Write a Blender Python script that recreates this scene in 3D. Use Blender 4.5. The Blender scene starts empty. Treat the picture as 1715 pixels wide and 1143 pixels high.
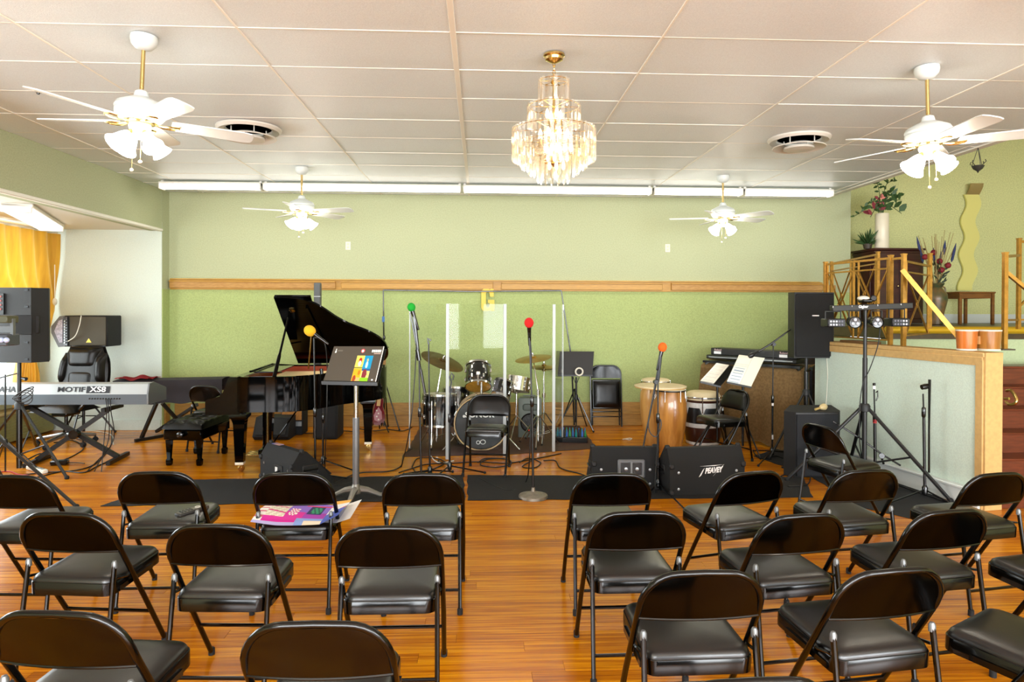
import bpy, bmesh, math, random
from math import sin, cos, pi, radians, sqrt, atan2
from mathutils import Vector, Matrix
R = random.Random(7)
S = bpy.context.scene
COL = S.collection
# ------------------------------------------------------------------ camera
F, YAW, PIT, ROL, SY, EYE = 1130., .0464, .0069, .0034, -46.2, 1.648
_f = Vector((sin(YAW)*cos(PIT), cos(YAW)*cos(PIT), -sin(PIT)))
_r0 = Vector((cos(YAW), -sin(YAW), 0)); _u0 = _r0.cross(_f)
_r = _r0*cos(ROL)+_u0*sin(ROL); _u = _u0*cos(ROL)-_r0*sin(ROL)
cd = bpy.data.cameras.new('camera'); cam = bpy.data.objects.new('camera', cd); COL.objects.link(cam)
cam.matrix_world = Matrix(((_r.x, _u.x, -_f.x, 0), (_r.y, _u.y, -_f.y, 0), (_r.z, _u.z, -_f.z, EYE), (0, 0, 0, 1)))
cd.sensor_width = 36; cd.sensor_fit = 'HORIZONTAL'; cd.lens = 36*F/1715; cd.shift_y = SY/1715
cd.clip_start = .05
S.camera = cam
def ray(px, py): return _f + _r*((px-857.5)/F) - _u*((py-571.5-SY)/F)
O = Vector((0, 0, EYE))
def on(px, py, z=0.):            # the point of the room at height z seen at a photo pixel
    d = ray(px, py); return O + d*((z-EYE)/d.z)
def at(px, py, Y):               # the point in the cross-plane at depth Y
    d = ray(px, py); return O + d*(Y/d.y)
def atx(px, py, X):
    d = ray(px, py); return O + d*(X/d.x)
# ------------------------------------------------------------------ view, world, daylight
S.view_settings.view_transform = 'Standard'; S.view_settings.look = 'None'
S.view_settings.exposure = 1.25; S.view_settings.gamma = 1.0; S.view_settings.use_curve_mapping = False
w = bpy.data.worlds.new('sky'); S.world = w; w.use_nodes = True
bg = w.node_tree.nodes['Background']; bg.inputs[0].default_value = (.86, .93, 1, 1); bg.inputs[1].default_value = 1.6
def area(name, loc, rot, sx, sy, power, col):
    l = bpy.data.lights.new(name, 'AREA'); l.shape = 'RECTANGLE'; l.size = sx; l.size_y = sy; l.energy = power; l.color = col
    o = bpy.data.objects.new(name, l); COL.objects.link(o); o.location = loc; o.rotation_euler = rot; return o
area('daylight_street', (1.8, -3.75, 1.75), (pi/2, 0, 0), 11.6, 2.5, 800, (.93, .97, 1))
area('daylight_bay', (-6.3, 6.6, 1.55), (pi/2, 0, -pi/2), 4.6, 1.7, 80, (.95, .98, 1))
S.cycles.max_bounces = 10; S.cycles.transparent_max_bounces = 32; S.cycles.caustics_reflective = False; S.cycles.caustics_refractive = False
S.cycles.sample_clamp_indirect = 6.0
# ------------------------------------------------------------------ materials
def lin(c):
    if isinstance(c, str): c = [int(c[i:i+2], 16)/255 for i in (0, 2, 4)]
    return tuple((x/12.92 if x <= .04045 else ((x+.055)/1.055)**2.4) for x in c[:3])+(1,)
MATS = {}
def mat(name, col='808080', rough=.5, metal=0, var=0, vscale=20, bump=0, bscale=80, coat=0, emit=None, es=0, col2=None, stretch=None, spec=.5, sheen=0):
    m = bpy.data.materials.new(name); m.use_nodes = True; nt = m.node_tree; b = nt.nodes['Principled BSDF']
    b.inputs['Base Color'].default_value = lin(col); b.inputs['Roughness'].default_value = rough; b.inputs['Metallic'].default_value = metal
    b.inputs['Coat Weight'].default_value = coat; b.inputs['Specular IOR Level'].default_value = spec; b.inputs['Sheen Weight'].default_value = sheen
    N = nt.nodes.new; L = nt.links.new
    if var or bump or col2:
        tc = N('ShaderNodeTexCoord'); mp = N('ShaderNodeMapping'); L(tc.outputs['Object'], mp.inputs['Vector'])
        if stretch: mp.inputs['Scale'].default_value = stretch
    if var or col2:
        no = N('ShaderNodeTexNoise'); no.inputs['Scale'].default_value = vscale; no.inputs['Detail'].default_value = 4; L(mp.outputs[0], no.inputs['Vector'])
        mx = N('ShaderNodeMix'); mx.data_type = 'RGBA'
        c = lin(col); c2 = lin(col2) if col2 else tuple(x*(1-var) for x in c[:3])+(1,)
        mx.inputs['A'].default_value = c; mx.inputs['B'].default_value = c2
        mr = N('ShaderNodeMapRange'); mr.inputs[1].default_value = .35; mr.inputs[2].default_value = .65; L(no.outputs['Fac'], mr.inputs[0])
        L(mr.outputs[0], mx.inputs['Factor']); L(mx.outputs['Result'], b.inputs['Base Color'])
    if bump:
        n2 = N('ShaderNodeTexNoise'); n2.inputs['Scale'].default_value = bscale; n2.inputs['Detail'].default_value = 3; L(mp.outputs[0], n2.inputs['Vector'])
        bp = N('ShaderNodeBump'); bp.inputs['Strength'].default_value = bump; bp.inputs['Distance'].default_value = .01; L(n2.outputs['Fac'], bp.inputs['Height']); L(bp.outputs[0], b.inputs['Normal'])
    if emit: b.inputs['Emission Color'].default_value = lin(emit); b.inputs['Emission Strength'].default_value = es
    MATS[name] = m; return m
def print_mat(name, rough=.5, coat=0):
    m = bpy.data.materials.new(name); m.use_nodes = True; nt = m.node_tree; b = nt.nodes['Principled BSDF']
    a = nt.nodes.new('ShaderNodeAttribute'); a.attribute_name = 'ink'; nt.links.new(a.outputs['Color'], b.inputs['Base Color'])
    b.inputs['Roughness'].default_value = rough; b.inputs['Coat Weight'].default_value = coat; return m
def clear_mat(name, tint, refl=.12, rough=.03, glossy=(1, 1, 1, 1)):
    m = bpy.data.materials.new(name); m.use_nodes = True; nt = m.node_tree; nt.nodes.clear(); N = nt.nodes.new; L = nt.links.new
    o = N('ShaderNodeOutputMaterial'); t = N('ShaderNodeBsdfTransparent'); t.inputs[0].default_value = tint
    g = N('ShaderNodeBsdfGlossy'); g.inputs['Roughness'].default_value = rough; g.inputs[0].default_value = glossy
    lw = N('ShaderNodeLayerWeight'); pw = N('ShaderNodeMath'); pw.operation = 'POWER'; pw.inputs[1].default_value = 5; L(lw.outputs['Facing'], pw.inputs[0])
    ad = N('ShaderNodeMath'); ad.operation = 'MULTIPLY_ADD'; ad.inputs[1].default_value = .7; ad.inputs[2].default_value = refl; L(pw.outputs[0], ad.inputs[0])
    mx = N('ShaderNodeMixShader'); L(ad.outputs[0], mx.inputs[0]); L(t.outputs[0], mx.inputs[1]); L(g.outputs[0], mx.inputs[2]); L(mx.outputs[0], o.inputs[0]); return m
def emis(name, col, s):
    m = bpy.data.materials.new(name); m.use_nodes = True; nt = m.node_tree; nt.nodes.clear(); N = nt.nodes.new
    o = N('ShaderNodeOutputMaterial'); e = N('ShaderNodeEmission'); e.inputs[0].default_value = lin(col); e.inputs[1].default_value = s; nt.links.new(e.outputs[0], o.inputs[0]); return m
BLK = mat('black_paint', '060606', .24, coat=.2)
SATIN = mat('black_satin', '0b0b0b', .42)
PLAST = mat('black_plastic', '101011', .55, bump=.15, bscale=400)
RUB = mat('rubber', '080808', .8)
CHAIRB = mat('chair_enamel', '040302', .16, spec=.4, bump=.02, bscale=12)
VINYL = mat('black_vinyl', '0d0c0c', .30, bump=.06, bscale=300, var=.3, vscale=6, spec=.7)
CHROME = mat('chrome', 'd8d8d8', .14, 1)
STEEL = mat('steel', '9a9c9c', .35, 1)
GREY = mat('grey_metal', '77797a', .4, .6)
BRASS = mat('brass', 'd9bd7c', .22, 1)
GOLD = mat('gold_paint', 'b4853a', .34, .7, var=.25, vscale=30)
WHITE = mat('white_paint', 'd6dbd8', .4)
CREAM = mat('cream_cover', 'd9d4c4', .6)
CABLE = mat('black_cable', '0c0c0c', .5)
WCABLE = mat('white_cable', 'd8d4c4', .5)
LACQ = mat('piano_lacquer', '020202', .05, spec=.18)
CARPET = mat('runner_carpet', '1a1919', .95, bump=.8, bscale=500, var=.25, vscale=60)
# ------------------------------------------------------------------ mesh builder
class MB:
    def __init__(s): s.b = bmesh.new()
    def box(s, c, d, rot=None, bev=0, seg=1):
        m = Matrix.Translation(Vector(c))
        if rot is not None: m = m @ (rot if isinstance(rot, Matrix) else Matrix.Rotation(rot, 4, 'Z'))
        m = m @ Matrix.Diagonal((d[0], d[1], d[2], 1))
        r = bmesh.ops.create_cube(s.b, size=1, matrix=m)
        if bev:
            es = list({e for v in r['verts'] for e in v.link_edges})
            bmesh.ops.bevel(s.b, geom=es, offset=bev, segments=seg, affect='EDGES', profile=.5)
        return s
    def rings(s, rings, closed=True, caps=True, loop=False):
        vs = [[s.b.verts.new(p) for p in r] for r in rings]
        n = len(vs[0]); k = len(vs)
        for i in range(k if loop else k-1):
            a, c = vs[i], vs[(i+1) % k]
            for j in range(n if closed else n-1):
                j2 = (j+1) % n
                try: s.b.faces.new((a[j], a[j2], c[j2], c[j]))
                except ValueError: pass
        if caps and closed and not loop:
            try: s.b.faces.new(vs[0][::-1])
            except ValueError: pass
            try: s.b.faces.new(vs[-1])
            except ValueError: pass
        return s
    def tube(s, pts, r, seg=8, loop=False, flat=None):
        P = [Vector(p) for p in pts]; n = len(P)
        rr = r if isinstance(r, (list, tuple)) else [r]*n
        up = None; out = []
        for i in range(n):
            if loop: t = P[(i+1) % n]-P[i-1]
            elif i == 0: t = P[1]-P[0]
            elif i == n-1: t = P[-1]-P[-2]
            else: t = (P[i+1]-P[i]).normalized()+(P[i]-P[i-1]).normalized()
            if t.length < 1e-9: t = Vector((0, 0, 1))
            t.normalize()
            if up is None:
                up = Vector((0, 0, 1)) if abs(t.z) < .9 else Vector((0, 1, 0))
            a = up-t*up.dot(t)
            if a.length < 1e-6: a = t.orthogonal()
            a.normalize(); b = t.cross(a); up = a
            kx, ky = (1, 1) if not flat else flat
            out.append([P[i]+(a*cos(q)*kx+b*sin(q)*ky)*rr[i] for q in [2*pi*j/seg+pi/seg for j in range(seg)]])
        return s.rings(out, True, True, loop)
    def bar(s, a, b, wx, wz=None):      # square bar
        a, b = Vector(a), Vector(b); return s.tube([a, b], (wx/2)*sqrt(2), 4)
    def lathe(s, prof, seg=16, M=None, caps=True, arc=None):
        M = M or Matrix.Identity(4); out = []
        for (r, z) in prof:
            out.append([M @ Vector((max(r, 1e-5)*cos(2*pi*j/seg), max(r, 1e-5)*sin(2*pi*j/seg), z)) for j in range(seg)])
        return s.rings(out, True, caps)
    def prism(s, poly, h, M=None):      # polygon in xy, extruded z from 0 to h (or (z0,z1))
        M = M or Matrix.Identity(4); z0, z1 = (0, h) if not isinstance(h, tuple) else h
        return s.rings([[M @ Vector((x, y, z0)) for x, y in poly], [M @ Vector((x, y, z1)) for x, y in poly]])
    def grid(s, fn, nu, nv, thick=0, ink=None):
        P = [[Vector(fn(i/nu, j/nv)) for i in range(nu+1)] for j in range(nv+1)]
        V = [[s.b.verts.new(p) for p in r] for r in P]
        lay = s.b.loops.layers.float_color.get('ink') or (s.b.loops.layers.float_color.new('ink') if ink else None)
        for j in range(nv):
            for i in range(nu):
                f = s.b.faces.new((V[j][i], V[j][i+1], V[j+1][i+1], V[j+1][i]))
                if ink:
                    c = lin(ink((i+.5)/nu, (j+.5)/nv))
                    for l in f.loops: l[lay] = c
        if thick:
            r = bmesh.ops.solidify(s.b, geom=list(s.b.faces), thickness=thick)
        return s
    def sphere(s, c, r, seg=12, sc=(1, 1, 1), M=None):
        m = Matrix.Translation(Vector(c)) @ (M or Matrix.Identity(4)) @ Matrix.Diagonal((r*sc[0], r*sc[1], r*sc[2], 1))
        bmesh.ops.create_uvsphere(s.b, u_segments=seg, v_segments=max(6, seg//2+2), radius=1, matrix=m); return s
    def xf(s, M): bmesh.ops.transform(s.b, matrix=M, verts=s.b.verts); return s
    def mesh(s, name, angle=38):
        bmesh.ops.recalc_face_normals(s.b, faces=s.b.faces)
        for f in s.b.faces: f.smooth = True
        a = radians(angle)
        for e in s.b.edges:
            if len(e.link_faces) == 2 and e.calc_face_angle(0) > a: e.smooth = False
        me = bpy.data.meshes.new(name); s.b.to_mesh(me); s.b.free(); return me
def link(name, me, m, parent=None, world=True, label=None, angle=38):
    if isinstance(me, MB):
        if parent is not None and world: me.xf(parent.matrix_world.inverted())
        me = me.mesh(name, angle)
    o = bpy.data.objects.new(name, me); COL.objects.link(o)
    if m is not None and not me.materials: me.materials.append(m)
    if parent is not None:
        o.parent = parent; o.matrix_world = parent.matrix_world.copy()
    if label: o['label'] = label
    return o
def tag(o, label, cat, group=None, kind=None):
    if label: o['label'] = label
    if cat: o['category'] = cat
    if group: o['group'] = group
    if kind: o['kind'] = kind
    return o
def thing(name, label, cat, loc=(0, 0, 0), rz=0, group=None):
    o = bpy.data.objects.new(name, None); COL.objects.link(o); o.empty_display_size = .1
    o.matrix_world = Matrix.Translation(Vector(loc)) @ Matrix.Rotation(rz, 4, 'Z')
    return tag(o, label, cat, group)
def struct(name, mb, m, angle=38):
    o = link(name, mb, m, angle=angle); o['kind'] = 'structure'; return o
def single(name, mb, m, label, cat, group=None, origin=None, angle=38):
    o = link(name, mb, m, angle=angle); return tag(o, label, cat, group)
KIDS = {}
def dup(root, loc, rz, label, group=None, mw=None):
    kids = {}
    for o in COL.objects:
        if o.parent is not None: kids.setdefault(o.parent.name, []).append(o)
    def cp(o, par):
        c = o.copy(); COL.objects.link(c)
        if par is not None: c.parent = par
        for k in kids.get(o.name, []): cp(k, c)
        return c
    c = cp(root, None); c.matrix_world = mw or (Matrix.Translation(Vector(loc)) @ Matrix.Rotation(rz, 4, 'Z'))
    c['label'] = label
    if group: c['group'] = group
    return c
def text_mesh(txt, size, depth=.002, shear=0, bold=0, xs=1):
    cu = bpy.data.curves.new('lettering', 'FONT'); cu.body = txt; cu.size = size; cu.extrude = depth/2; cu.shear = shear; cu.offset = bold
    cu.align_x = 'CENTER'; cu.align_y = 'CENTER'; cu.resolution_u = 3
    t = bpy.data.objects.new('lettering', cu); COL.objects.link(t)
    bpy.context.view_layer.update()
    me = bpy.data.meshes.new_from_object(t.evaluated_get(bpy.context.evaluated_depsgraph_get()))
    bpy.data.objects.remove(t); bpy.data.curves.remove(cu)
    if xs != 1: me.transform(Matrix.Diagonal((xs, 1, 1, 1)))
    return me
def lettering(txt, size, M, m, parent, name='lettering', **k):    # M: frame with x along the line, y up, z towards the reader (world)
    me = text_mesh(txt, size, **k); me.transform(M)
    if parent is not None: me.transform(parent.matrix_world.inverted())
    return link(name, me, m, parent)
def frame(o, x, y):
    x = Vector(x).normalized(); y = Vector(y); y = (y-x*y.dot(x)).normalized(); z = x.cross(y); o = Vector(o)
    return Matrix(((x.x, y.x, z.x, o.x), (x.y, y.y, z.y, o.y), (x.z, y.z, z.z, o.z), (0, 0, 0, 1)))
def align(a, b):                   # matrix placing local z from a towards b
    a, b = Vector(a), Vector(b); q = (b-a).to_track_quat('Z', 'Y'); return Matrix.Translation(a) @ q.to_matrix().to_4x4()
def spline(pts, n=8):
    P = [Vector(p) for p in pts]; P = [2*P[0]-P[1]]+P+[2*P[-1]-P[-2]]; out = []
    for i in range(1, len(P)-2):
        a, b, c, d = P[i-1:i+3]
        for k in range(n):
            t = k/n; out.append(.5*((2*b)+(c-a)*t+(2*a-5*b+4*c-d)*t*t+(3*b-a-3*c+d)*t**3))
    out.append(P[-2]); return out
# ================================================================== SETTING
CEIL, YW, XL, XE, XR = 3.235, 9.5, -4.285, 4.80, 9.4
PLAT, YP = 1.45, 10.2
JOG, YBACK = 9.29, -3.6
WALLU = mat('upper_wall_paper', 'aeb38e', .75, var=.15, vscale=70, bump=.12, bscale=150)
WALLL = mat('lower_wall_paper', 'a8b674', .75, var=.2, vscale=70, bump=.12, bscale=150)
WALLA = mat('alcove_wall_paper', 'cbd5ca', .75, var=.07, vscale=70, bump=.12, bscale=150)
WALLP = mat('platform_wall_paper', 'd6d798', .8, var=.22, vscale=60, bump=.15, bscale=150)
WALLH = mat('half_wall_paper', 'd0e0d2', .75, var=.12, vscale=80, bump=.12, bscale=150)
RIMW = mat('ceiling_bar_white', 'e6e2d6', .45)
TILE = mat('ceiling_tile_face', 'dde4e6', .40, var=.10, vscale=110, bump=.25, bscale=240)
TRIMW = mat('rail_wood', 'bf8d34', .45, var=.22, vscale=9, stretch=(1, 6, 14))
TRIMD = mat('rail_wood_dark', 'a07030', .5, col2='b98c48', vscale=8, stretch=(2, 6, 20))
BASEW = mat('baseboard_wood', 'b0843a', .45, var=.28, vscale=7, stretch=(1, 6, 10))
TAN = mat('tan_board', 'c9a468', .6, var=.12, vscale=30)
PLANKM = None
def floor_mat():
    m = bpy.data.materials.new('floor_wood'); m.use_nodes = True; nt = m.node_tree; b = nt.nodes['Principled BSDF']; N = nt.nodes.new; L = nt.links.new
    a = N('ShaderNodeAttribute'); a.attribute_name = 'tone'
    geo = N('ShaderNodeNewGeometry'); sep = N('ShaderNodeVectorMath'); sep.operation = 'MULTIPLY'; sep.inputs[1].default_value = (1.1, 42, 1)
    L(geo.outputs['Position'], sep.inputs[0])
    off = N('ShaderNodeVectorMath'); off.operation = 'MULTIPLY_ADD'; off.inputs[1].default_value = (37, 3, 11); L(a.outputs['Color'], off.inputs[0]); L(sep.outputs[0], off.inputs[2])
    n = N('ShaderNodeTexNoise'); n.inputs['Scale'].default_value = 1.6; n.inputs['Detail'].default_value = 5; n.inputs['Roughness'].default_value = .6; L(off.outputs[0], n.inputs['Vector'])
    mm = N('ShaderNodeMath'); mm.operation = 'MULTIPLY_ADD'; mm.inputs[1].default_value = .17
    sx = N('ShaderNodeSeparateColor'); L(a.outputs['Color'], sx.inputs[0]); L(sx.outputs[0], mm.inputs[0]); L(n.outputs['Fac'], mm.inputs[2])
    r = N('ShaderNodeValToRGB'); e = r.color_ramp.elements
    e[0].position = .30; e[0].color = lin('7a3a04'); e[1].position = .92; e[1].color = lin('eaa81c')
    x = e.new(.54); x.color = lin('b26404'); x = e.new(.70); x.color = lin('d38608')
    L(mm.outputs[0], r.inputs[0]); L(r.outputs[0], b.inputs['Base Color'])
    b.inputs['Roughness'].default_value = .22; b.inputs['Coat Weight'].default_value = .04; b.inputs['Coat Roughness'].default_value = .12; b.inputs['Specular IOR Level'].default_value = .25
    bp = N('ShaderNodeBump'); bp.inputs['Strength'].default_value = .06; bp.inputs['Distance'].default_value = .01; L(n.outputs['Fac'], bp.inputs['Height']); L(bp.outputs[0], b.inputs['Normal'])
    return m
PLANKM = floor_mat()
fl = struct('floor', MB().box((1.1, (YP+YBACK)/2, -.06), (18, YP-YBACK, .09)), mat('floor_gap', '2a1408', .6))
def plank_geo(mb, x0, x1, y0, y1, tone):
    g = .0005; c = .0008; b = mb.b; lay = b.loops.layers.float_color.get('tone') or b.loops.layers.float_color.new('tone')
    def ring(d, z): return [b.verts.new((x, y, z)) for x, y in ((x0+g+d, y0+g+d), (x1-g-d, y0+g+d), (x1-g-d, y1-g-d), (x0+g+d, y1-g-d))]
    r0, r1, r2 = ring(0, -.014), ring(0, -c), ring(c, 0)
    fs = [b.faces.new(r2)]
    for p, q in ((r0, r1), (r1, r2)):
        for i in range(4): fs.append(b.faces.new((p[i], p[(i+1) % 4], q[(i+1) % 4], q[i])))
    for f in fs:
        for l in f.loops: l[lay] = tone
n_pl = 0; rest = MB(); PW = .092
y = YBACK+.02; row = 0
while y < YW-.02:
    x = -5.8 + (R.random()*1.0)-1.2
    while x < 6.4:
        L_ = R.choice((.9, 1.2, 1.5, 1.8, 2.1)); x1 = x+L_
        xl, xh = max(x, -5.85 if y > 2 else XL), min(x1, 7.4)
        if xh-xl > .05:
            tone = (R.random(), R.random(), R.random(), 1)
            yc = y+PW/2
            vis = 1.55 < yc < 5.4 and xh > -.80*yc-.1 and xl < .85*yc+.1
            if vis and n_pl < 298:
                n_pl += 1; m_ = MB(); plank_geo(m_, xl, xh, y, min(y+PW, YW-.012), tone); link('plank', m_, PLANKM, fl)
            else: plank_geo(rest, xl, xh, y, min(y+PW, YW-.012), tone)
        x = x1
    y += PW; row += 1
o = link('plank_field', rest, PLANKM, fl); o['kind'] = 'stuff'
# ceiling: base slab, acoustic panels, tee bars
cl = struct('ceiling', MB().box(((XL+XE)/2, (YBACK+YW)/2, CEIL+.07), (XE-XL+.16, YW-YBACK, .10)), RIMW)
X0t, Y0t = -.165, 3.903
xs = [XL]+[X0t+1.22*i for i in range(-3, 5) if XL+.1 < X0t+1.22*i < XE-.05]+[XE]
ys = [Y0t+.61*i for i in range(-13, 10) if YBACK < Y0t+.61*i < YW-.05]+[YW]
tm = {}
for i in range(len(xs)-1):
    for j in range(len(ys)-1):
        if ys[j] < -1.0: continue
        sx, sy_ = round(xs[i+1]-xs[i]-.006, 4), round(ys[j+1]-ys[j]-.006, 4)
        if (sx, sy_) not in tm: tm[(sx, sy_)] = MB().box((0, 0, .013), (sx, sy_, .022), bev=.004).mesh('ceiling_panel')
        o = link('ceiling_panel', tm[(sx, sy_)], TILE, cl); o.location = ((xs[i]+xs[i+1])/2, (ys[j]+ys[j+1])/2, CEIL+R.uniform(-.0015, .003))
for k, x in enumerate(xs[1:-1]): link('ceiling_bar', MB().box((x, (YW-1)/2, CEIL+.002), (.034 if k == 3 else .014, YW+1, .010), bev=.002), RIMW, cl)
for yy in ys[:-1]:
    if yy > -.6: link('ceiling_bar', MB().box(((XL+XE)/2, yy, CEIL+.004), (XE-XL, .011, .008), bev=.002), RIMW, cl)
struct('trim_1', MB().box((XE+.04, (YBACK+YW)/2, CEIL+.06), (.08, YW-YBACK, .14)), RIMW)
# back wall: upper paper, lower paper
struct('wall_back', MB().box((.52, YW+.09, 2.68), (9.61, .18, 2.4)).box((.52, YW+.09, .74), (9.61, .18, 1.485)), WALLU)
struct('wall_back_lower', MB().box((.52, YW-.004, .96), (9.61, .012, 1.88)), WALLL)
# the jog at the left of the alcove, alcove back wall, soffit
struct('wall_left', MB().box((XL-.08, (JOG+YW)/2+.06, 1.62), (.16, YW-JOG+.1, 3.25)).box((XL-.08, (YBACK+JOG)/2, 2.98), (.16, JOG-YBACK, .60)).box((XL-.08, -.9, 1.62), (.16, 5.4, 3.25)), WALLU)
struct('wall_left_lower', MB().box((XL+.003, (JOG+YW)/2, .95), (.012, YW-JOG, 1.9)), WALLL)
struct('wall_alcove', MB().box((-5.115, JOG+.055, 1.4), (1.655, .12, 2.8)), WALLA)
struct('wall_alcove_near', MB().box((-5.12, 1.75, 1.4), (1.66, .12, 2.8)), WALLA)
struct('ceiling_soffit', MB().box((-5.12, 5.52, 2.72), (1.66, 7.54, .06)), mat('soffit_white', 'e2ddd0', .6, bump=.1, bscale=100))
struct('trim_2', MB().box((XL-.01, 5.52, 2.69), (.05, 7.54, .04), bev=.006), RIMW)
# bay window: sill wall, frame, panes, curtains come later
XB = -5.88
struct('wall_window', MB().box((XB-.1, 5.5, .27), (.2, 7.5, .54)).box((XB-.1, 5.5, 2.63), (.2, 7.5, .2)).box((XB-.1, 2.2, 1.5), (.2, .9, 2.2)).box((XB-.1, 9.12, 1.5), (.2, .34, 2.2)), mat('bay_wall', 'c5c596', .7, bump=.1))
wn = struct('window_1', MB().box((XB+.03, 5.8, .56), (.30, 6.4, .05), bev=.008), mat('sill_wood', '9c7a4a', .5))
FRM = mat('window_frame', 'cfcabb', .5)
for yy in (2.68, 4.75, 6.85, 8.93): link('window_post', MB().box((XB-.08, yy, 1.55), (.06, .06, 1.94), bev=.006), FRM, wn)
for zz in (.61, 2.50): link('window_bar', MB().box((XB-.08, 5.8, zz), (.06, 6.3, .06), bev=.006), FRM, wn)
PANE = clear_mat('window_glass', (.97, .99, .98, 1), .02)
for a_, b_ in ((2.71, 4.72), (4.78, 6.82), (6.88, 8.90)): link('pane', MB().box((XB-.08, (a_+b_)/2, 1.55), (.006, b_-a_, 1.84)), PANE, wn)
struct('baseboard_alcove', MB().box((-5.1, JOG-.012, .07), (1.6, .024, .14), bev=.004), WALLA)
# radiator cover below the bay window
rc = thing('radiator_cover', 'low olive radiator cover under the bay window', 'radiator', (XB+.16, 7.1, 0))
OLIVE = mat('radiator_olive', '8d8a52', .5, var=.15)
link('cover_body', MB().box((XB+.14, 7.1, .19), (.20, 4.2, .34), bev=.01), OLIVE, rc)
link('cover_top', MB().box((XB+.15, 7.1, .375), (.25, 4.24, .03), bev=.006), mat('radiator_top', 'a89a68', .45), rc)
for k in range(7): link('louvre', MB().box((XB+.245, 7.1, .08+.035*k), (.012, 4.0, .012)), OLIVE, rc)
# picture rail of boards along the back wall
RL = [(-4.26, -2.01, 0), (-1.93, .17, 1), (.29, 2.57, 1), (2.70, 4.90, 0)]
tr = struct('trim_3', MB().box((.32, YW-.012, 1.97), (9.17, .024, .145), bev=.003), TRIMW)
for a_, b_, d_ in RL:
    link('rail_strip', MB().box(((a_+b_)/2, YW-.040, 1.962), (b_-a_, .034, .085), bev=.004), TRIMD if not d_ else TRIMW, tr)
    link('rail_lip', MB().box(((a_+b_)/2, YW-.047, 2.012), (b_-a_, .05, .018), bev=.003), TRIMW, tr)
link('rail_top', MB().box((.30, YW-.03, 2.043), (9.1, .06, .014), bev=.003), mat('rail_top_wood', 'c99a3c', .4, var=.2, vscale=6, stretch=(1, 5, 5)), tr)
link('rail_end', MB().box((4.98, YW-.04, 1.965), (.2, .04, .075), bev=.003), TRIMD, tr)
# two-tier wooden baseboard
struct('baseboard_back', MB().box((.4, YW-.016, .25), (9.2, .028, .16), bev=.004).box((.4, YW-.030, .085), (9.2, .056, .17), bev=.006).box((.4, YW-.036, .172), (9.2, .068, .018), bev=.004), BASEW)
struct('trim_4', MB().box((XL+.016, (JOG+YW)/2, .165), (.03, YW-JOG-.08, .33), bev=.003), BASEW)
# right side: platform, stairs, half wall
struct('wall_platform', MB().box((7.3, YP+.08, 2.9), (4.4, .16, 3.0)), WALLP)
struct('wall_platform_return', MB().box((5.24, 9.93, 2.9), (.16, .52, 3.0)), WALLP)
struct('wall_right', MB().box((XR+.08, 3.3, 2.2), (.16, 14, 4.4)), WALLP)
struct('ceiling_platform', MB().box((7.2, 3.3, 4.42), (4.8, 14, .06)), mat('upper_ceiling', 'cfc9b0', .7))
struct('wall_header', MB().box((XE+.06, 3, 3.85), (.08, 13, 1.2)), WALLU)
PF = mat('platform_front', 'b9c79b', .75, var=.1, vscale=60, bump=.1)
struct('floor_platform', MB().box((6.92, 8.68, PLAT-.06), (4.94, 3.0, .12)), mat('platform_carpet', '4a3a26', .35, var=.3, vscale=14))
struct('wall_platform_front', MB().box((6.92, 7.26, .67), (4.94, .10, 1.34)), PF)
struct('wall_platform_side', MB().box((4.50, 8.4, .66), (.10, 2.19, 1.32)), PF)
struct('trim_5', MB().tube([(4.42, 7.16, PLAT-.02), (9.3, 7.16, PLAT-.02)], .042, 10), mat('gold_band', 'c8a020', .35, .3))
struct('baseboard_platform', MB().box((7.3, YP-.012, PLAT+.07), (3.9, .024, .14), bev=.004), WHITE)
# half wall (runs slightly askew towards the room)
HA, HB = Vector((3.80, 7.50, 0)), Vector((4.135, 5.36, 0))
hd = (HB-HA).normalized(); hn = Vector((hd.y, -hd.x, 0))   # hn: towards the seats (-x)
if hn.x > 0: hn = -hn
HZ = 1.30; ang = atan2(hd.y, hd.x); mid = (HA+HB)/2; hl = (HB-HA).length
hw = struct('wall_half', MB().box(mid+Vector((0, 0, HZ/2-.02))-hn*.08, (hl, .16, HZ-.04), ang), WALLH)
link('cap_board', MB().box(mid+Vector((0, 0, HZ-.02))-hn*.085, (hl+.02, .20, .04), ang, .006), TAN, hw)
link('edge_strip', MB().box(mid+Vector((0, 0, HZ-.075))+hn*.008, (hl, .016, .07), ang, .003), TAN, hw)
link('end_board', MB().box(HB+hd*.012-hn*.08+Vector((0, 0, HZ/2)), (.024, .17, HZ), ang, .003), TAN, hw)
link('end_strip', MB().box(HB-hd*.03+hn*.009+Vector((0, 0, HZ/2-.03)), (.07, .018, HZ-.06), ang, .003), TAN, hw)
struct('baseboard_half', MB().box(mid+hn*.02+Vector((0, 0, .075)), (hl-.02, .04, .15), ang, .004).box(mid+hn*.035+Vector((0, 0, .155)), (hl-.02, .07, .02), ang, .004), WHITE)
# stairs
STW = mat('stair_wood', '6b2f16', .35, var=.35, vscale=6, stretch=(1, 5, 8))
st = struct('stairs', MB().box((5.62, 6.95, .52), (2.7, .5, 1.06)), mat('stair_core', '4a2412', .6))
for k in range(6):
    y0 = 5.42+.235*k; z = .18*k
    link('riser', MB().box((5.62, y0, z+.09), (2.6, .03, .178)), STW, st)
    link('tread', MB().box((5.62, y0+.115, z+.172), (2.62, .28, .02), bev=.006), STW, st)
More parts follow.
